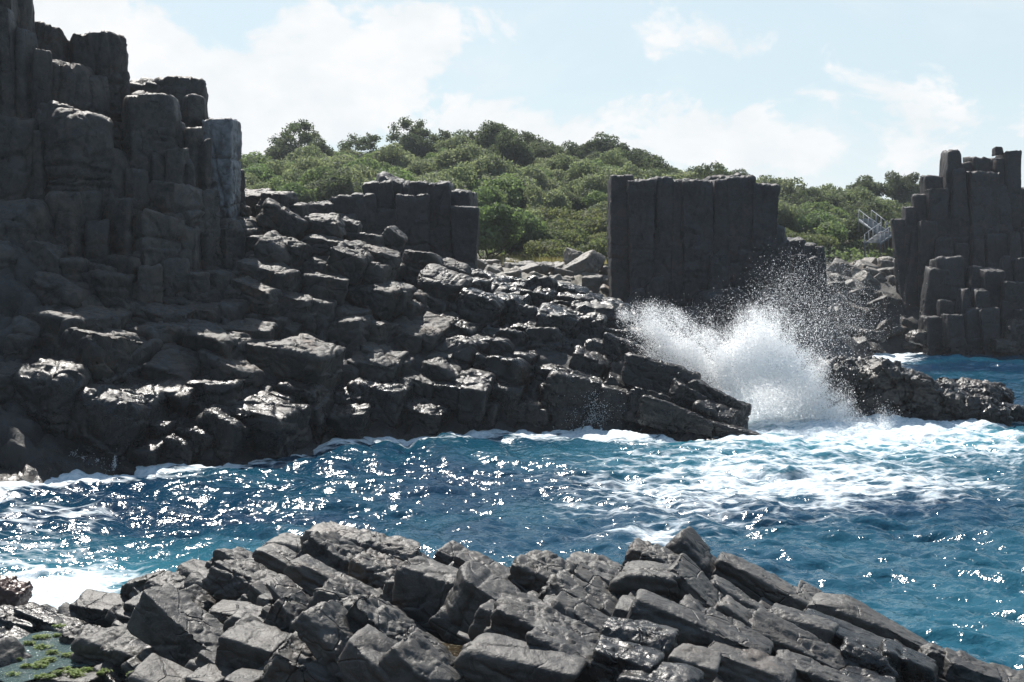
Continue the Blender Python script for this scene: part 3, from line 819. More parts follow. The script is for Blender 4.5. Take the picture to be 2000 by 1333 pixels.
# islet
isl = [(1672,752,130,88,62.5,10,'rough hump at the left end of the islet, ringed by white water'), (1752,772,140,100,62,14,'biggest block of the islet with a glittering crest'),
       (1742,742,110,55,65,10,'dark block behind the biggest block of the islet'), (1838,792,95,74,61.8,8,'square block right of the biggest block of the islet'),
       (1895,780,95,50,64,14,'low dark rock behind the square islet block'), (1905,800,110,62,62,10,'rounded block near the right end of the islet'),
       (1800,815,90,44,61.2,5,'low brown ledge at the islet waterline'), (1985,815,90,34,63,8,'low rock with a green algae cap at the right edge'),
       (1935,770,80,35,65,10,'small pointed rock on the back of the islet')]
for i, (cx, cy, w, h, Y, ang, lab) in enumerate(isl):
    c = at(cx, cy, Y); s = Y / F; a = math.radians(ang)
    put_rock('islet_rock', c + np.array([0, .5, -.4]), (w * s * .58, max(w, h) * s * .5, h * s * .5 + .45), frame_from((math.cos(a), -.1, -math.sin(a)), (0, -.1, 1)), M['rock'], 13000 + i, .055,
             (.85, .7, .5), lab, 'rock', 'rocks of the islet', k=12, chamfer=7, jit=.2, facet=(.5, .2), rough=.12, cracks=4, fine=.02)
# low rocks at the foot of the right stack
for i, (cx, cy, w, h, Y, lab) in enumerate([(1815,662,90,26,111,'reddish wet rock awash at the foot of the right stack'), (1990,660,60,70,109,'dark shining boulder at the right edge below the stack'), (1960,675,60,24,108.5,'low reddish rock beside the shining boulder'), (1700,655,40,20,112,'small rock awash behind the spray, right of centre')]):
    c = at(cx, cy, Y); s = Y / F
    put_rock('shore_rock', c, (w * s * .55, 1.2, h * s * .6), frame_from((1, 0, -.15), (0, -.1, 1)), M['rock'], 13100 + i, .1, (1.1, .9, 1), lab, 'rock', 'rocks at the right stack foot', k=10, chamfer=6, facet=(.6, .18), cracks=2)

# rubble: quarry floor and right bank
def rub(cx, cy, w, h, Y, seed, mat, ang=0, yaw=0):
    c = at(cx, cy, Y); s = Y / F; a = math.radians(ang)
    R = np.random.RandomState(seed)
    return put_rock('fallen_block', c + np.array([0, w * s * .3, 0]), (w * s * .54, w * s * R.uniform(.35, .5), h * s * .5), frame_from((math.cos(a), R.uniform(-.5, .5), -math.sin(a)), (R.uniform(-.2, .2), R.uniform(-.3, .1), 1)), mat, seed, .1,
                    (R.uniform(.75, 1.1), 0, R.uniform(.1, 1)), k=26, chamfer=6, jit=.3, facet=(.8, .1), rough=.05, cracks=1)
tag(rub(1125, 532, 95, 44, 100, 14000, M['rubble'], -24), 'largest fallen slab, pale on top, leaning on the rubble before the hillside', 'rock', 'fallen quarry blocks')
tag(rub(1140, 512, 62, 34, 103, 14001, M['rubble'], 8), 'pale brown block behind the largest fallen slab', 'rock', 'fallen quarry blocks')
tag(rub(935, 520, 34, 26, 98, 14002, M['rubble'], 15), 'grey block at the right foot of the left stack', 'rock', 'fallen quarry blocks')
tag(rub(1155, 560, 34, 44, 92, 14003, M['rock'], 5), 'dark upright block below the largest fallen slab', 'rock', 'fallen quarry blocks')
R = np.random.RandomState(33); fb = []
for Y in np.arange(80, 112, 3.2):
    for px in np.arange(915, 1200, 30 * 95 / Y):
        x = px + R.uniform(-12, 12); Y_ = Y + R.uniform(-1.5, 1.5); X = (x - 1000) / F * Y_
        z = Tz(X, Y_); q = topix((X, Y_, z)); w = R.uniform(18, 42)
        o = rub(q[0], q[1] - 4, w, w * R.uniform(.4, .75), Y_, 14100 + len(fb), M['rubble'] if Y_ > 88 else M['rock'], R.uniform(-25, 25)); fb.append((q[0], q[1], o))
label_rows(fb, 5, ['farthest line', 'second line', 'middle line', 'fourth line', 'nearest line'], lambda o: 'angular brown block' if o.color[2] > .5 else 'angular grey block', 'of rubble before the hill', 'rock', 'fallen quarry blocks')
fb2 = []
for Y in np.arange(107, 134, 2.7):
    for px in np.arange(1520, 1850, 26 * 115 / Y):
        x = px + R.uniform(-12, 12); Y_ = Y + R.uniform(-1.2, 1.2); X = (x - 1000) / F * Y_
        z = Tz(X, Y_)
        if z < .2: continue
        if x < 1640 and Y_ > 120: continue
        q = topix((X, Y_, z)); w = R.uniform(18, 46)
        if q[0] > 1790 and Y_ > 116: continue
        o = rub(q[0], q[1] - 5, w, w * R.uniform(.45, .85), Y_, 14500 + len(fb2), M['rock'] if Y_ < 119 else M['rubble'], R.uniform(-30, 30)); fb2.append((q[0], q[1], o))
label_rows(fb2, 6, ['highest line', 'second line down', 'third line down', 'fourth line down', 'fifth line down', 'lowest line'], lambda o: 'sunlit brown block' if o.color[2] > .5 else 'dark grey block', 'below the right stack', 'rock', 'fallen blocks below the right stack')

# ------------------------------------------------------------------ vegetation
def crown_mesh(name, mat, seed, rx, rz, lobes, leaves, size, sparse=0.):
    R = np.random.RandomState(seed)
    V = []; tone = []
    L = []
    for i in range(lobes):
        a = R.uniform(0, 6.283); e = math.asin(R.uniform(-.15, 1)) ; k = R.uniform(.45, .86)
        c = np.array([math.cos(a) * math.cos(e) * rx * k, math.sin(a) * math.cos(e) * rx * k, math.sin(e) * rz * k])
        L.append((c, R.uniform(.26, .42) * rx * (1 - .45 * sparse), R.uniform(.3, 1)))
    if sparse < .3: L.append((np.array([0, 0, rz * .2]), rx * .6, .3))
    wts = np.array([l[1] ** 2 for l in L]); wts /= wts.sum()
    which = R.choice(len(L), leaves, p=wts)
    d = R.normal(size=(leaves, 3)); d /= np.linalg.norm(d, axis=1)[:, None]
    rr = R.uniform(.72, 1.08, leaves) if sparse < .3 else R.uniform(.2, 1.1, leaves)
    cs = np.array([L[w][0] for w in which]); rs_ = np.array([L[w][1] for w in which]); tn = np.array([L[w][2] for w in which])
    bump = 1 + .22 * vnoise(d * 3 + cs, seed)
    P = cs + d * (rs_ * rr * bump)[:, None] * np.array([1, 1, .8])
    keep = P[:, 2] > -.35 * rz
    P, d, tn = P[keep], d[keep], tn[keep]; n = len(P)
    nrm = d + R.normal(size=(n, 3)) * .75; nrm /= np.linalg.norm(nrm, axis=1)[:, None]
    t = np.cross(nrm, R.normal(size=(n, 3))); t /= np.linalg.norm(t, axis=1)[:, None]; b = np.cross(nrm, t)
    s = size * R.uniform(.6, 1.35, n)[:, None]
    Q4 = np.stack([P - t * s - b * s * .2, P - b * s * .55, P + t * s, P + b * s * .55], 1).reshape(-1, 3)
    to = np.repeat(np.clip(tn * .7 + R.uniform(0, .5, n), 0, 1), 4)
    return mesh_from(name, Q4, np.arange(n * 4).reshape(-1, 4), mat, smooth=False, attrs={'tone': to})

def tube_mesh(name, paths, mat, seg=6):
    V = []; Q = []
    for pts, r0, r1 in paths:
        n = len(pts); base = len(V)
        for i, p in enumerate(pts):
            r = r0 + (r1 - r0) * i / (n - 1)
            tdir = np.array(pts[min(i + 1, n - 1)]) - np.array(pts[max(i - 1, 0)]); tdir = tdir / np.linalg.norm(tdir)
            u = np.cross(tdir, [.3, 1, .1]); u /= np.linalg.norm(u); v = np.cross(tdir, u)
            for k in range(seg):
                a = 6.283 * k / seg; V.append(np.array(p) + (u * math.cos(a) + v * math.sin(a)) * r)
        for i in range(n - 1):
            for k in range(seg):
                Q.append((base + i * seg + k, base + i * seg + (k + 1) % seg, base + (i + 1) * seg + (k + 1) % seg, base + (i + 1) * seg + k))
    return mesh_from(name, np.array(V), np.array(Q), mat)

def trunk_paths(R, h, spread, limbs, r=.16):
    pts = [np.array([0, 0, -.8])]
    for i in range(5): pts.append(pts[-1] + np.array([R.uniform(-.15, .15), R.uniform(-.15, .15), (h * .6 + .8) / 5]))
    P = [(pts, r, r * .55)]
    for i in range(limbs):
        s = pts[2 + i % 4]; a = R.uniform(0, 6.28)
        e = np.array([math.cos(a) * spread * R.uniform(.4, .9), math.sin(a) * spread * R.uniform(.4, .9), h * R.uniform(.75, 1.0)])
        m_ = (s + e) / 2 + np.array([0, 0, -.1 * h])
        P.append(([s, m_, e], r * .5, r * .12))
    return P

VAR = []
def variant(kind, mat, seed, rx, rz, h, lobes, leaves, size, sparse=0., limbs=5):
    R = np.random.RandomState(seed)
    cm = crown_mesh('crown', mat, seed, rx, rz, lobes, leaves, size, sparse)
    tm = tube_mesh('trunk', trunk_paths(R, h, rx * .8, limbs, .1 + .03 * h), M['trunk'])
    VAR.append((kind, cm, tm, h, rx))
for i in range(3): variant('grey', M['leaf_grey'], 100 + i, 3.4, 2.6, 2.4, 22, 9000, .17)
for i in range(3): variant('green', M['leaf_green'], 200 + i, 3.2, 2.5, 2.2, 20, 9000, .17)
for i in range(3): variant('dark', M['leaf_dark'], 300 + i, 3.2, 3.0, 3.2, 20, 8000, .15, .25)
for i in range(2): variant('olive', M['leaf_olive'], 400 + i, 3.2, 1.7, 1.1, 20, 8000, .15)
for i in range(2): variant('open', M['leaf_dark'], 500 + i, 3.4, 2.8, 3.8, 26, 3000, .15, .8, 14)
KW = {'grey': ('coastal_shrub', 'dense grey-green domed shrub', 'shrub'), 'green': ('coastal_shrub', 'bright green leafy shrub', 'shrub'), 'dark': ('evergreen_tree', 'dark feathery evergreen tree', 'tree'),
      'olive': ('low_bush', 'low olive-brown bush', 'bush'), 'open': ('open_crowned_tree', 'open-crowned dark tree with sky through its branches', 'tree')}
trees = []
def plant(vi, x, y, s, R, z=None, label=None):
    kind, cm, tm, h, rx = VAR[vi]
    nm, lb, cat = KW[kind]
    root = link(nm, None, None, (x, y, (Tz(x, y) if z is None else z) - .2)); root.empty_display_size = .3
    root.rotation_euler = (0, 0, R.uniform(0, 6.28)); root.scale = (s * R.uniform(.9, 1.15), s * R.uniform(.9, 1.15), s * R.uniform(.85, 1.15))
    c = link('crown', cm, root, (0, 0, h)); t = link('trunk', tm, root)
    tag(root, label or lb, cat, 'trees and shrubs of the hillside')
    trees.append((topix((x, y, root.location.z + h * s))[0], y, root, lb, label))
    return root
R = np.random.RandomState(44)
def vis(x, y, z):
    px, py = topix((x, y, z + 5))
    if px < 425 or px > 2040: return False
    if 1205 < px < 1500 and py > 375: return False
    if px > 1860 and py > 330: return False
    if px < 700 and py > 430: return False
    if 740 < px < 905 and py > 385: return False
    return True
Y = 117.
while Y < 208:
    X = -60.
    st = 4.4 + (Y - 117) * .022
    while X < 95:
        x, y = X + R.uniform(-1.6, 1.6), Y + R.uniform(-1.6, 1.6)
        X += st * 1.18
        if y < 121 and x > 12: continue
        if x > 14 and y < 138 + 0 * x: continue
        z = Tz(x, y)
        if not vis(x, y, z): continue
        q = topix((x, y, z))
        sky = y > 196
        if y < 138 or (x > 25 and y < 148): c = R.choice([9, 10, 9, 4, 1], p=[.35, .3, .15, .1, .1]); s = R.uniform(.75, 1.15)
        elif sky: c = R.choice([0, 1, 2, 3, 6, 7, 8]); s = R.uniform(.8, 1.1)
        else: c = R.choice(9, p=[.17, .17, .17, .11, .10, .10, .06, .06, .06]); s = R.uniform(.6, 1.3)
        # leave the stair corridor open
        if abs(q[0] - 1715) < 45 and 139 < y < 152: continue
        plant(int(c), x, y, s, R)
    Y += st
# skyline trees told apart by hand
for px, py, v, s, lab in [(576, 262, 11, 1.35, 'lone open-crowned tree standing highest above the left of the hill skyline'), (705, 270, 12, 1.1, 'flat-topped open tree, second on the skyline from the left cliff'),
                     (800, 262, 11, 1.25, 'open dark tree on the skyline above the left stack'), (850, 262, 12, 1.3, 'open dark tree on the skyline just right of the left stack dome'), (920, 268, 6, 1.2, 'dense dark tree on the skyline, left of the hill gap'),
                     (960, 270, 7, 1.15, 'second dense dark tree on the skyline beside the first'), (1020, 262, 12, 1.3, 'tall open tree in the middle of the skyline'), (1130, 285, 8, 1.15, 'dark bushy tree where the skyline starts to fall'),
                     (1190, 290, 6, 1.15, 'dark rounded tree next down the falling skyline'), (1255, 308, 7, .95, 'small dark tree left of the central stack top'), (1440, 342, 6, .85, 'dark crown peeping over the top of the central stack'),
                     (1575, 372, 12, .9, 'thin tree at the low dip of the right skyline'), (1690, 348, 6, 1.15, 'dark tree on the right skyline above the stair'), (1760, 350, 8, 1.1, 'dark tree on the right skyline nearest the right stack')]:
    Yt = 203.; kind, cm, tm, h, rx = VAR[v]
    p = at(px, py, Yt)
    z = p[2] - (h + 1.2) * s
    plant(v, p[0], Yt, s, R, z=min(z, Tz(p[0], Yt) + 1.5), label=lab)
auto = sorted([t for t in trees if not t[4]], key=lambda t: t[1]); n = len(auto)
names = ['front row', 'second row', 'third row', 'fourth row', 'fifth row', 'sixth row', 'seventh row', 'top row']
for r in range(8):
    part = sorted(auto[r * n // 8:(r + 1) * n // 8], key=lambda t: t[0])
    for i, t in enumerate(part):
        t[2]['label'] = f"{t[3]}, {ORD[min(i, 39)]} from the left in the hillside's {names[r]}"
print('TREES', len(trees), 'SLOPE', len(sl), 'FILL', len(fillers), 'RUB', len(fb), len(fb2))

# undergrowth filling the gaps (cannot be counted)
R = np.random.RandomState(60)
n = 90000
gx = R.uniform(-60, 90, n); gy = R.uniform(119, 212, n)
ok = ~((gx > 12) & (gy < 138)); gx, gy = gx[ok], gy[ok]; n = len(gx)
gz = T0(gx, gy) + R.uniform(0, 1.2, n) + .8 * (fbm(np.stack([gx, gy, gy * 0], 1) * .5, 3, 5) + .3)
P = np.stack([gx, gy, gz], 1)
nr = R.normal(size=(n, 3)); nr[:, 2] += 1; t = np.cross(nr, R.normal(size=(n, 3))); t /= np.linalg.norm(t, axis=1)[:, None]; b = np.cross(nr, t); b /= np.linalg.norm(b, axis=1)[:, None]
s = (.25 * R.uniform(.6, 1.4, n))[:, None]
V = np.stack([P - t * s, P - b * s * .6, P + t * s, P + b * s * .6], 1).reshape(-1, 3)
me = mesh_from('undergrowth', V, np.arange(n * 4).reshape(-1, 4), M['leaf_green'], False, {'tone': np.repeat(R.uniform(0, 1, n), 4)})
tag(link('undergrowth', me), 'low green undergrowth covering the ground between the hillside shrubs', 'undergrowth', kind='stuff')
# dry grass at the foot of the hill
n = 9000
gx = R.uniform(-5, 10, n); gy = R.uniform(109, 118, n); ok = vnoise(np.stack([gx, gy, gx * 0], 1) * .6, 3) > -.1; gx, gy = gx[ok], gy[ok]; n = len(gx)
gz = T0(gx, gy); hgt = R.uniform(.4, 1.1, n); dx = R.uniform(-.25, .25, (n, 2))
V = np.stack([np.stack([gx - .05, gy, gz - .3], 1), np.stack([gx + .05, gy, gz - .3], 1), np.stack([gx + dx[:, 0], gy + dx[:, 1], gz + hgt], 1)], 1).reshape(-1, 3)
me = mesh_from('dry_grass', V, np.arange(n * 3).reshape(-1, 3), M['grass'], False, {'tone': np.repeat(R.uniform(0, 1, n), 3)})
tag(link('dry_grass', me), 'tufts of pale dry grass between the rubble and the hillside bushes', 'grass', kind='stuff')

# ------------------------------------------------------------------ staircase on the far hillside
def boxmesh(name, boxes, mat):
    V = []; Q = []
    f = [(0, 3, 2, 1), (4, 5, 6, 7), (0, 1, 5, 4), (1, 2, 6, 5), (2, 3, 7, 6), (3, 0, 4, 7)]
    for c, hs, rot in boxes:
        A = np.array(Euler(rot).to_matrix()); b = len(V)
        for sx_, sy_, sz_ in [(-1, -1, -1), (1, -1, -1), (1, 1, -1), (-1, 1, -1), (-1, -1, 1), (1, -1, 1), (1, 1, 1), (-1, 1, 1)]:
            V.append(A @ (np.array(hs) * [sx_, sy_, sz_]) + np.array(c))
        Q += [tuple(b + i for i in q) for q in f]
    return mesh_from(name, np.array(V), np.array(Q), mat, smooth=False)
def stair(p0, p1, width, label, nst):
    p0 = np.array(p0); p1 = np.array(p1); d = p1 - p0
    hd = d.copy(); hd[2] = 0; Lh = np.linalg.norm(hd); hd /= Lh; sd = np.array([-hd[1], hd[0], 0])
    yaw = math.atan2(hd[1], hd[0]); pit = -math.atan2(d[2], Lh); L = np.linalg.norm(d)
    r = root_empty('outdoor_stair', p0, label, 'stair', 'stairs on the far hillside')
    link('tread_flight', boxmesh('tread_flight', [(d * (i + .5) / nst, (Lh / nst * .55, width / 2, .05), (0, 0, yaw)) for i in range(nst)], M['tread']), r)
    for s in (-1, 1):
        link('stringer', boxmesh('stringer', [(d / 2 + sd * s * (width / 2 + .05) + np.array([0, 0, -.12]), (L / 2, .05, .16), (0, pit, yaw))], M['steel']), r)
        link('handrail', boxmesh('handrail', [(d / 2 + sd * s * (width / 2 + .05) + np.array([0, 0, hh]), (L / 2, .035, .035), (0, pit, yaw)) for hh in (1.05,)], M['steel']), r)
        for i in range(5):
            link('post', boxmesh('post', [(d * i / 4 + sd * s * (width / 2 + .05) + np.array([0, 0, -.25]), (.05, .05, 1.3), (0, 0, yaw))], M['steel']), r)
    return r
A_ = at(1704, 476, 139); B_ = at(1736, 452, 143); D_ = at(1690, 428, 149)
stair(A_, B_, 1.7, 'short bright steel stair with handrails among the bushes by the right stack', 9)
stair(at(1728, 458, 144), D_, 1.5, 'upper flight of steel stair climbing left into the hillside bushes', 14)
ld = boxmesh('landing_deck', [((0, 0, 0), (1.6, 1.0, .08), (0, 0, 0)), ((-1.4, -.8, -1.2), (.1, .1, 1.2), (0, 0, 0)), ((1.4, -.8, -1.2), (.1, .1, 1.2), (0, 0, 0)), ((0, .6, -1.2), (1.5, .08, 1.1), (0, 0, 0))], M['timber'])
tag(link('landing_deck', ld, None, at(1745, 455, 143.5)), 'timber stair landing half hidden by the right stack', 'landing')

# ------------------------------------------------------------------ sea
def dist_poly(x, y, pts):
    best = np.full(x.shape, 1e9)
    for (x0, y0), (x1, y1) in zip(pts[:-1], pts[1:]):
        dx, dy = x1 - x0, y1 - y0; t = np.clip(((x - x0) * dx + (y - y0) * dy) / (dx * dx + dy * dy), 0, 1)
        best = np.minimum(best, np.hypot(x - x0 - t * dx, y - y0 - t * dy))
    return best
def wpts(pl): return [tuple(atz(a, b, 0)[:2]) for a, b in pl]
xs = np.concatenate([-geom(34, 4000, 26, 3)[::-1], lines((-34, -26, .5), (-26, 30, .14), (30, 66, .3)), geom(66, 4000, 26, 3)])
ys = np.concatenate([geom(-30, 14, 8, 1), lines((14.5, 22, .3), (22, 75, .13), (75, 132, .3)), geom(133, 6000, 40, 3)])
X, Yg = np.meshgrid(xs, ys); q = np.stack([X.ravel(), Yg.ravel(), X.ravel() * 0], 1)
x, y = q[:, 0], q[:, 1]
fade = sstep(200, 80, np.hypot(x, y - 50))
z = np.zeros(len(x)); ox = np.zeros(len(x)); oy = np.zeros(len(x))
Rw = np.random.RandomState(8)
wx = x + 1.2 * vnoise(q * .12, 91) * 3; wy = y + 1.2 * vnoise(q * .12, 92) * 3
for i in range(30):
    lam = 9.5 * .86 ** i + .30
    th = math.radians(-115 + Rw.normal() * 38)
    kx, ky = math.cos(th) * 6.283 / lam, math.sin(th) * 6.283 / lam
    ph = Rw.uniform(0, 6.28); A = .027 * lam * Rw.uniform(.6, 1.2) * (1.0 if lam < 3.2 else .5)
    arg = kx * wx + ky * wy + ph
    mod = .55 + .45 * vnoise(q * (.5 / lam) + i * 3.3, 200 + i)
    z += A * mod * np.sin(arg); ox += -A * mod * .8 * math.cos(th) * np.cos(arg); oy += -A * mod * .8 * math.sin(th) * np.cos(arg)
z += .07 * fbm(q * 1.6, 4, 300) + .06 * (1 - np.abs(fbm(q * 1.9, 3, 310)) * 2)
# foam fields
shore = dist_poly(x, y, wpts([(-100, 990), (0, 955), (150, 930), (300, 916), (420, 912), (620, 880), (700, 868), (850, 855), (1050, 842), (1150, 842), (1240, 850), (1330, 858), (1480, 862)]))
big = lambda cx, cy, rx, ry, r=0: np.exp(-(((x - atz(cx, cy, 0)[0]) * math.cos(r) + (y - atz(cx, cy, 0)[1]) * math.sin(r)) / rx) ** 2 - ((-(x - atz(cx, cy, 0)[0]) * math.sin(r) + (y - atz(cx, cy, 0)[1]) * math.cos(r)) / ry) ** 2)
foam = .62 * np.exp(-(shore / 1.0) ** 2) + .25 * np.exp(-(shore / 3.0) ** 2)
lo = fbm(q * .35, 3, 330)
foam += 1.3 * big(1560, 815, 6.5, 4.8) + .9 * big(1720, 850, 6, 2.6) + .6 * big(1900, 875, 7, 3.2) + .44 * big(1500, 900, 8, 5.0) + .40 * big(1700, 950, 9, 5)
foam += .36 * big(1380, 960, 6, 5) + .55 * big(1180, 850, 2.4, 1.4) + .4 * big(1000, 855, 5, 1.2) + .6 * big(1270, 1045, 1.8, 1.2) + .2 * big(1300, 1010, 5, 3)
foam += 1.0 * big(90, 1150, 2.2, 2.4) + .75 * big(30, 1185, 2, 2.) + .5 * big(180, 935, 3, 1.2) + .42 * big(120, 1010, 4, 2.4) + .3 * big(60, 1070, 3, 3)
farshore = dist_poly(x, y, wpts([(1500, 655), (1650, 664), (1750, 672), (1840, 676), (1920, 684), (2020, 690), (2200, 700)]))
tf = T0(np.clip(x, -60, 75), np.clip(y, 40, 200)); foam += 1.1 * np.exp(-((tf + .6) / 1.3) ** 2) * sstep(92, 100, y) * sstep(150, 140, y)
isle = dist_poly(x, y, wpts([(1640, 800), (1720, 835), (1800, 842), (1880, 840), (2000, 828)]))
foam += .6 * np.exp(-(isle / .9) ** 2)
foam += .08 + .16 * lo
aer = np.clip(1.0 * big(1560, 830, 7, 5.5) + .9 * big(1780, 860, 9, 3.5) + .5 * big(1500, 900, 9, 5) + .6 * big(100, 1150, 3.5, 4) + .22 * big(1500, 1200, 12, 8) + .2 * big(500, 1090, 5, 3), 0, 1)
# churned water near the break is higher and lumpier
ch = big(1560, 800, 4.5, 3.0)
z += big(1560, 800, 5.5, 4.0) * (1.1 + .6 * fbm(q * .9, 4, 350)) + .4 * big(1740, 838, 5, 2.2) * (1 + .5 * fbm(q * 1.3, 3, 360)) + .75 * big(1175, 836, 1.6, .9) * (1 + .5 * fbm(q * 1.6, 3, 370)) + .3 * big(1900, 860, 5, 1.2)
z += .12 * np.clip(foam, 0, 1) * fbm(q * 2.8, 4, 380)
V = np.stack([x + ox * fade, y + oy * fade, z * fade - .02 * (1 - fade)], 1)
i_ = np.arange(X.size).reshape(X.shape)
Q = np.stack([i_[:-1, :-1], i_[:-1, 1:], i_[1:, 1:], i_[1:, :-1]], -1).reshape(-1, 4)

m, nt, out = newmat('sea water'); g = G(nt)
pos = g.n('ShaderNodeNewGeometry').outputs['Position']
fa = g.n('ShaderNodeAttribute', attribute_name='foam').outputs['Fac']; ae = g.n('ShaderNodeAttribute', attribute_name='aer').outputs['Fac']
mp = g.n('ShaderNodeMapping'); g.put(mp.inputs[0], pos); mp.inputs['Scale'].default_value = (.6, 1.25, .6); mp.inputs['Rotation'].default_value = (0, 0, .35)
pv = mp.outputs[0]
wv = g.mix(.35, pv, g.noise(pv, 1.1, 4, .6, out=1))
lace = g.m('SUBTRACT', 1., g.m('MULTIPLY', g.vor(wv, 1.3, 'DISTANCE_TO_EDGE'), 2.6))
lace2 = g.m('SUBTRACT', 1., g.m('MULTIPLY', g.vor(wv, 4.2, 'DISTANCE_TO_EDGE'), 2.4))
lf = g.m('ADD', g.m('MULTIPLY', g.noise(pv, .9, 6, .7, .8), .46), g.m('ADD', g.m('MULTIPLY', lace, .32), g.m('MULTIPLY', lace2, .20)))
d_ = g.m('SUBTRACT', g.m('ADD', g.m('MULTIPLY', fa, .62), lf), .92)
mask = g.m('MULTIPLY', g.ss(d_, -.08, .26), .93)
deep = g.mix(g.ss(g.noise(pos, .12, 3), .35, .65), C(.001, .025, .062), C(.003, .054, .094))
wcol = g.mix(g.m('MULTIPLY', ae, .75), deep, C(.07, .30, .38))
wp = g.n('ShaderNodeBsdfPrincipled', i_Roughness=.12, i_IOR=1.33); g.put(wp.inputs['Base Color'], wcol)
hb = g.m('ADD', g.m('MULTIPLY', g.noise(pos, 2.2, 3, .5, .3), .10), g.m('MULTIPLY', g.noise(pos, 7, 2, .5), .016))
b1 = g.n('ShaderNodeBump', i_Strength=1., i_Distance=1.0); g.put(b1.inputs['Height'], hb); g.put(wp.inputs['Normal'], b1.outputs[0])
fp = g.n('ShaderNodeBsdfPrincipled', i_Roughness=.7); g.put(fp.inputs['Base Color'], g.mix(g.ss(g.noise(pos, 5, 5, .7), .3, .6), C(.42, .55, .63), C(.80, .84, .87)))
b2 = g.n('ShaderNodeBump', i_Strength=.8, i_Distance=.5); g.put(b2.inputs['Height'], g.m('ADD', g.m('MULTIPLY', lf, .25), g.m('MULTIPLY', g.noise(pos, 12, 4, .7), .06))); g.put(fp.inputs['Normal'], b2.outputs[0])
mx = g.n('ShaderNodeMixShader'); g.put(mx.inputs[0], mask); nt.links.new(wp.outputs[0], mx.inputs[1]); nt.links.new(fp.outputs[0], mx.inputs[2])
nt.links.new(mx.outputs[0], out.inputs[0]); M['sea'] = m
me = mesh_from('sea', V, Q, m, attrs={'foam': np.clip(foam, 0, 1.6), 'aer': aer})
tag(link('sea', me), kind='structure')

# ------------------------------------------------------------------ tide pools and algae
def pool(name, px, py, z, rx, ry, seed, col, label):
    c = atz(px, py, z); n = 40; V = [(0, 0, 0)]; Q = []
    for i in range(n):
        a = 6.283 * i / n; r = 1 + .25 * math.sin(3 * a + seed) + .12 * math.sin(7 * a)
        V.append((math.cos(a) * rx * r, math.sin(a) * ry * r, 0))
    Q = [(0, 1 + i, 1 + (i + 1) % n) for i in range(n)]
    mm, nt, out = newmat(name); g = G(nt)
    ps = g.n('ShaderNodeNewGeometry').outputs['Position']
    p = g.n('ShaderNodeBsdfPrincipled', i_Roughness=.06, i_IOR=1.33); g.put(p.inputs['Base Color'], g.mix(g.noise(ps, 2, 4), col, tuple(v * .5 for v in col[:3]) + (1,)))
    b = g.n('ShaderNodeBump', i_Strength=.6, i_Distance=.3); g.put(b.inputs['Height'], g.noise(ps, 7, 3)); g.put(p.inputs['Normal'], b.outputs[0])
    nt.links.new(p.outputs[0], out.inputs[0])
    tag(link(name, mesh_from(name, np.array(V), np.array(Q), mm), None, c), label, 'tide pool', kind='structure')
pool('tide_pool', 105, 1278, .56, 1.25, 1.3, 1., C(.10, .15, .15), 'shallow tide pool with green algae among the rocks, bottom left')
pool('rock_pool', 890, 1282, 1.6, .9, .6, 2., C(.05, .035, .015), 'narrow brown rock pool between the bluff slab and domed rock')
pool('mossy_pool', 437, 1235, .98, .4, .35, 3., C(.05, .055, .012), 'small mossy pool below the round boulders')
def algae(spots, label):
    R = np.random.RandomState(3); V = []; 
    for px, py, z, rx, n in spots:
        c = atz(px, py, z)
        for i in range(n):
            a, r = R.uniform(0, 6.28), rx * math.sqrt(R.uniform(0, 1)) * (0.7 + .5 * math.sin(5 * R.uniform(0, 6)))
            p = c + np.array([math.cos(a) * r * 1.5, math.sin(a) * r, R.uniform(0, .05)])
            t = R.normal(size=3); t[2] *= .3; t /= np.linalg.norm(t); b = np.cross(t, [0, 0, 1]) + R.normal(size=3) * .3; s = R.uniform(.012, .03)
            V += [p - t * s, p - b * s, p + t * s, p + b * s]
    V = np.array(V); mm = leaf_material('algae', C(.20, .26, .09), C(.27, .32, .14), C(.18, .22, .08))
    me = mesh_from('green_algae', V, np.arange(len(V)).reshape(-1, 4), mm, False, {'tone': np.repeat(R.uniform(.2, 1, len(V) // 4), 4)})
    tag(link('green_algae', me), label, 'algae', kind='stuff')
Ra = np.random.RandomState(12)
alg_spots = [(Ra.uniform(20, 215), Ra.uniform(1240, 1325), .572, Ra.uniform(.04, .13), int(Ra.uniform(60, 420))) for _ in range(28)]
alg_spots += [(265, 1318, .75, .1, 400), (440, 1328, 1.15, .14, 600), (470, 1330, 1.2, .1, 300), (520, 1325, 1.2, .16, 700), (425, 1228, 1.0, .12, 300), (455, 1235, 1.0, .12, 250), (115, 1225, .62, .08, 150)]
algae(alg_spots,
      'bright yellow-green algae fringing the pools among the near rocks')

# ------------------------------------------------------------------ spray
def droplets(name, P, r, mat, label):
    n = len(P); R = np.random.RandomState(n % 1000)
    t = R.normal(size=(n, 3)); t /= np.linalg.norm(t, axis=1)[:, None]; b = np.cross(t, R.normal(size=(n, 3))); b /= np.linalg.norm(b, axis=1)[:, None]
    t *= (r * R.uniform(1.0, 1.6, n))[:, None]; b *= r[:, None]
    V = np.stack([P - t, P - b, P + t, P + b], 1).reshape(-1, 3)
    Q = np.arange(n * 4).reshape(-1, 4)
    return tag(link(name, mesh_from(name, V, Q, mat, smooth=False)), label, 'spray', kind='stuff')
m, nt, out = newmat('spray water'); g = G(nt)
a = g.n('ShaderNodeBsdfDiffuse'); a.inputs[0].default_value = C(.97, .975, .98); b = g.n('ShaderNodeBsdfTranslucent'); b.inputs[0].default_value = C(.97, .975, .98)
x_ = g.n('ShaderNodeMixShader', i_0=.62); nt.links.new(a.outputs[0], x_.inputs[1]); nt.links.new(b.outputs[0], x_.inputs[2])
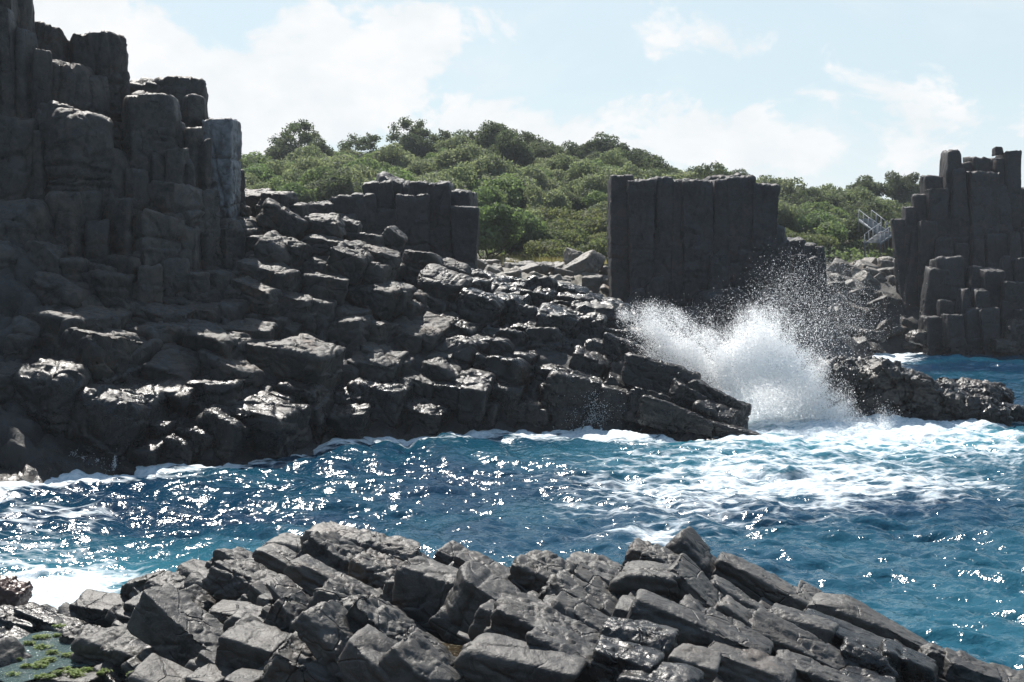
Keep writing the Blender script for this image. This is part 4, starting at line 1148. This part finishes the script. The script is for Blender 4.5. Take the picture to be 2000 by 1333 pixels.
tr = g.n('ShaderNodeBsdfTransparent'); x2 = g.n('ShaderNodeMixShader', i_0=.05); nt.links.new(x_.outputs[0], x2.inputs[1]); nt.links.new(tr.outputs[0], x2.inputs[2]); nt.links.new(x2.outputs[0], out.inputs[0]); M['spray'] = m
R = np.random.RandomState(99)
def jetset(jets, Yj, spreadY, dens=1., wid=1.):
    Ps = []; rs = []
    for (bx, by, tx, ty, w0, w1, n, pw) in jets:
        n = int(n * dens); w0 *= wid; w1 *= wid
        t = R.uniform(0, 1, n) ** pw
        cx = bx + (tx - bx) * t; cy = by + (ty - by) * t
        w = w0 + (w1 - w0) * t
        g1 = R.normal(size=n) * w; g2 = R.normal(size=n) * w * .8
        px = cx + g1; py = cy + g2
        Yd = Yj + R.normal(size=n) * spreadY
        p = at(px, py, Yd).T
        rr = R.uniform(.010, .026, n) * (1 + .8 * R.uniform(0, 1, n) ** 8)
        Ps.append(p); rs.append(rr)
    P = np.concatenate(Ps); r = np.concatenate(rs)
    nz = fbm(P * np.array([1.2, 1.2, 1.0]), 4, 71)
    keep = nz > -.22 + R.uniform(-.25, .1, len(P))
    keep &= P[:, 2] > -.1
    return P[keep], r[keep]
core = [ # base x,y  tip x,y  width0,width1, n, power
 (1400,760,1262,628,16,11,16000,1.0), (1420,780,1300,650,20,14,16000,1.), (1450,800,1345,668,24,16,18000,1.), (1480,810,1400,690,26,20,18000,1.),
 (1500,810,1462,632,26,16,22000,1.), (1520,800,1492,622,26,14,18000,1.), (1550,820,1530,650,28,18,18000,1.), (1580,830,1560,700,30,22,16000,1.), (1600,840,1620,760,30,20,12000,1.),
 (1500,840,1640,820,24,16,12000,1.), (1440,830,1500,760,20,26,10000,1.), (1640,835,1700,815,18,10,9000,1.), (1560,800,1640,740,30,26,16000,1.), (1620,820,1690,800,26,16,12000,1.), (1480,790,1440,720,30,26,16000,1.), (1520,850,1600,845,30,14,14000,1.), (1430,830,1560,850,16,16,9000,1.)]
wisps = [(1500,700,1250,620,20,22,2600,1.2), (1500,690,1470,600,24,26,3000,1.), (1540,720,1580,640,26,30,3500,1.), (1590,760,1660,700,26,28,2500,1.), (1330,690,1240,610,8,16,1500,1.), (1330,740,1290,700,12,10,1200,1.), (1600,770,1690,760,14,26,1300,1.)]
POLY = [(1244,618),(1300,618),(1350,640),(1395,668),(1430,648),(1450,620),(1480,608),(1515,626),(1545,648),(1572,690),(1604,730),(1632,772),(1684,806),(1736,828),(1710,866),(1500,872),(1445,856),(1436,812),(1396,772),(1336,732),(1286,692),(1254,655)]
def inpoly(x, y, pts):
    c = np.zeros(x.shape, bool)
    for (x0, y0), (x1, y1) in zip(pts, pts[1:] + pts[:1]):
        m_ = ((y0 > y) != (y1 > y)) & (x < (x1 - x0) * (y - y0) / (y1 - y0 + 1e-9) + x0)
        c ^= m_
    return c
def body(n):
    x = R.uniform(1190, 1790, n); y = R.uniform(560, 880, n)
    d = dist_poly(x, y, POLY + POLY[:1]) * np.where(inpoly(x, y, POLY), 1, -1)
    Yd = 62.3 - 2.0 * sstep(1530, 1640, x) + R.normal(size=n) * .5 + .7 * vnoise(np.stack([x, y, x * 0], 1) / 60, 5)
    P = at(x, y, Yd).T
    nz = fbm(P * np.array([1.1, 1.1, .9]), 5, 71)
    dens = sstep(-26, 26, d + 58 * nz + 5) ** 1.3
    # streaks thrown outward from the break point
    ang_ = np.arctan2(y - 860, x - 1500); st_ = vnoise(np.stack([ang_ * 16, np.hypot(x - 1500, y - 860) / 70, x * 0], 1), 8)
    dens *= np.clip(.85 + .6 * st_ + .35 * sstep(0, 60, d), 0, 1)
    k_ = R.uniform(0, 1, n) < dens
    return P[k_], (R.uniform(.010, .023, n) * np.where(R.uniform(0, 1, n) < .04, 2.1, 1))[k_] * (.75 + .5 * sstep(-10, 40, d[k_]))
P1, r1 = body(700000)
P2, r2 = jetset(wisps, 62.5, 1.0, .55, 1.)
droplets('breaking_wave_spray', np.concatenate([P1, P2]), np.concatenate([r1, r2]), m, 'dense white plume of spray where the wave breaks on the rocks')
high = [(1480,640,1570,530,30,38,7000,1.), (1540,650,1640,560,34,44,8000,1.), (1600,660,1700,610,36,36,6000,1.), (1500,620,1550,520,26,30,2500,1.), (1350,630,1470,600,24,26,2500,1.)]
P3, r3 = jetset(high, 66, 2.0, .8)
droplets('high_spray', P3, r3 * .62, m, 'loose cloud of white droplets flung high before the dark stack')
# small splashes on the near shore of the headland
P4, r4 = jetset([(1175,830,1175,795,30,18,6000,1.), (1130,840,1190,810,20,14,3000,1.), (1215,830,1220,805,10,12,1500,1.)], 60.3, .35)
droplets('small_breaker_spray', P4, r4, m, 'small white breaker splashing up the black rocks at centre')
P5, r5 = jetset([(140,925,145,885,6,4,700,1.), (155,922,162,893,5,3,500,1.), (185,920,190,898,3,2,200,1.), (222,918,225,892,3,2,200,1.), (160,928,200,922,26,8,1500,1.)], 47.6, .15)
droplets('trickling_splash', P5, r5 * .8, m, 'thin white trickles of water at the foot of the shaded cliff')

for o in COL.objects:
    if o.parent is None and 'label' in o and 'kind' not in o: o['kind'] = 'thing'

# ------------------------------------------------------------------ sea air
hm, nt, out = newmat('sea air'); pv_ = nt.nodes.new('ShaderNodeVolumePrincipled')
pv_.inputs['Color'].default_value = C(.86, .92, 1.0); pv_.inputs['Density'].default_value = .00024; pv_.inputs['Anisotropy'].default_value = .2
nt.links.new(pv_.outputs[0], out.inputs[1])
hz_ = boxmesh('haze', [((0, 2500, 18), (4500, 4500, 24), (0, 0, 0))], hm)
tag(link('haze', hz_), kind='stuff')

# ------------------------------------------------------------------ light and sky
SUN_AZ, SUN_EL = math.radians(-20), math.radians(52)
sun = bpy.data.lights.new('sun', 'SUN'); sun.energy = 5; sun.angle = math.radians(.5); sun.color = (1, .95, .88)
so = bpy.data.objects.new('sun', sun); COL.objects.link(so)
d = Vector((math.sin(SUN_AZ) * math.cos(SUN_EL), math.cos(SUN_AZ) * math.cos(SUN_EL), math.sin(SUN_EL)))
so.rotation_euler = d.to_track_quat('Z', 'Y').to_euler(); so.location = d * 100
w = bpy.data.worlds.new('World'); sc.world = w; w.use_nodes = True; nt = w.node_tree; nt.nodes.clear(); g = G(nt)
sky = g.n('ShaderNodeTexSky', sky_type='NISHITA', sun_disc=False, sun_elevation=SUN_EL, sun_rotation=SUN_AZ, air_density=1., dust_density=1.2, ozone_density=1.)
tc = g.n('ShaderNodeTexCoord').outputs['Generated']
sp = g.n('ShaderNodeSeparateXYZ', i_0=tc); X_, Y_, Z_ = sp.outputs
az = g.m('ARCTAN2', X_, Y_); el = g.m('ARCSINE', Z_)
cv = g.n('ShaderNodeCombineXYZ'); g.put(cv.inputs[0], az); g.put(cv.inputs[1], g.m('MULTIPLY', el, 1.5)); cv = cv.outputs[0]
def pix(px, py): return math.atan((px - 1000) / F), math.atan((520 - py) / F)
blobs = [(170, 40, 110, 130, .9), (430, 205, 200, 95, .95), (680, 135, 120, 75, .9), (860, 60, 120, 55, .75), (700, 230, 320, 70, .6), (1150, 290, 210, 70, .75), (1560, 290, 300, 70, .75), (1800, 200, 130, 40, .1), (1500, 90, 300, 50, .28), (1280, 100, 50, 30, .3), (900, -260, 500, 90, .4), (-500, 100, 600, 300, .6), (2700, 200, 500, 150, .6)]
acc = None
for bx, by, rx, ry, s_ in blobs:
    a0, e0 = pix(bx, by)
    du = g.m('DIVIDE', g.m('SUBTRACT', az, a0), rx / F); dv = g.m('DIVIDE', g.m('SUBTRACT', el, e0), ry / F)
    r2 = g.m('ADD', g.m('MULTIPLY', du, du), g.m('MULTIPLY', dv, dv))
    e = g.m('MULTIPLY', g.m('EXPONENT', g.m('MULTIPLY', r2, -.8)), s_)
    acc = e if acc is None else g.m('ADD', acc, e)
nz1 = g.noise(cv, 11, 10, .6, .5); nz2 = g.noise(cv, 38, 8, .62, .3)
dens = g.m('ADD', acc, g.m('ADD', g.m('MULTIPLY', g.m('SUBTRACT', nz1, .5), 2.8), g.m('MULTIPLY', g.m('SUBTRACT', nz2, .5), .8)))
cm_ = g.ss(dens, .36, .72)
thin = g.ss(g.noise(cv, 5, 7, .6, 1.), .42, .72, 0, .45)
cm2 = g.m('MAXIMUM', cm_, thin)
# clouds: white tops, faintly blue-grey bodies
cc = g.mix(g.ss(g.noise(cv, 14, 6, .6), .3, .65), C(8.1, 8.6, 8.9), C(9.3, 9.4, 9.5))
hz = g.ss(el, -.02, .15, .85, 0.)
skyc = g.mix(.75, sky.outputs[0], C(7.2, 8.7, 9.3))
skyc = g.mix(hz, skyc, C(8.6, 9.2, 9.5))
fin = g.mix(cm2, skyc, cc)
# clouds only gather over the part of sky ahead; the unseen sky behind is dimmed to deepen the shade
fr = g.ss(Y_, -.1, .5)
fin = g.mix(fr, g.mix(g.m('MULTIPLY', thin, .4), g.mix(1., sky.outputs[0], C(.46, .42, .39), 'MULTIPLY'), C(2.6, 2.8, 3.0)), fin)
up = g.ss(el, .24, .5)
fin = g.mix(up, fin, g.mix(.55, sky.outputs[0], C(3.0, 4.7, 6.4)))
bg = g.n('ShaderNodeBackground', i_Strength=.075); g.put(bg.inputs[0], fin)
wo = g.n('ShaderNodeOutputWorld'); nt.links.new(bg.outputs[0], wo.inputs[0])

sc.view_settings.view_transform = 'Standard'; sc.view_settings.look = 'None'; sc.view_settings.exposure = .5; sc.view_settings.gamma = 1
sc.cycles.transparent_max_bounces = 24
sc.cycles.max_bounces = 12; sc.cycles.diffuse_bounces = 4; sc.cycles.glossy_bounces = 3; sc.cycles.transmission_bounces = 10; sc.cycles.volume_bounces = 0
sc.cycles.caustics_reflective = False; sc.cycles.caustics_refractive = False; sc.cycles.blur_glossy = .5
sc.cycles.sample_clamp_indirect = 3; sc.cycles.sample_clamp_direct = 0
sc.cycles.use_denoising = True
sc.cycles.use_adaptive_sampling = True
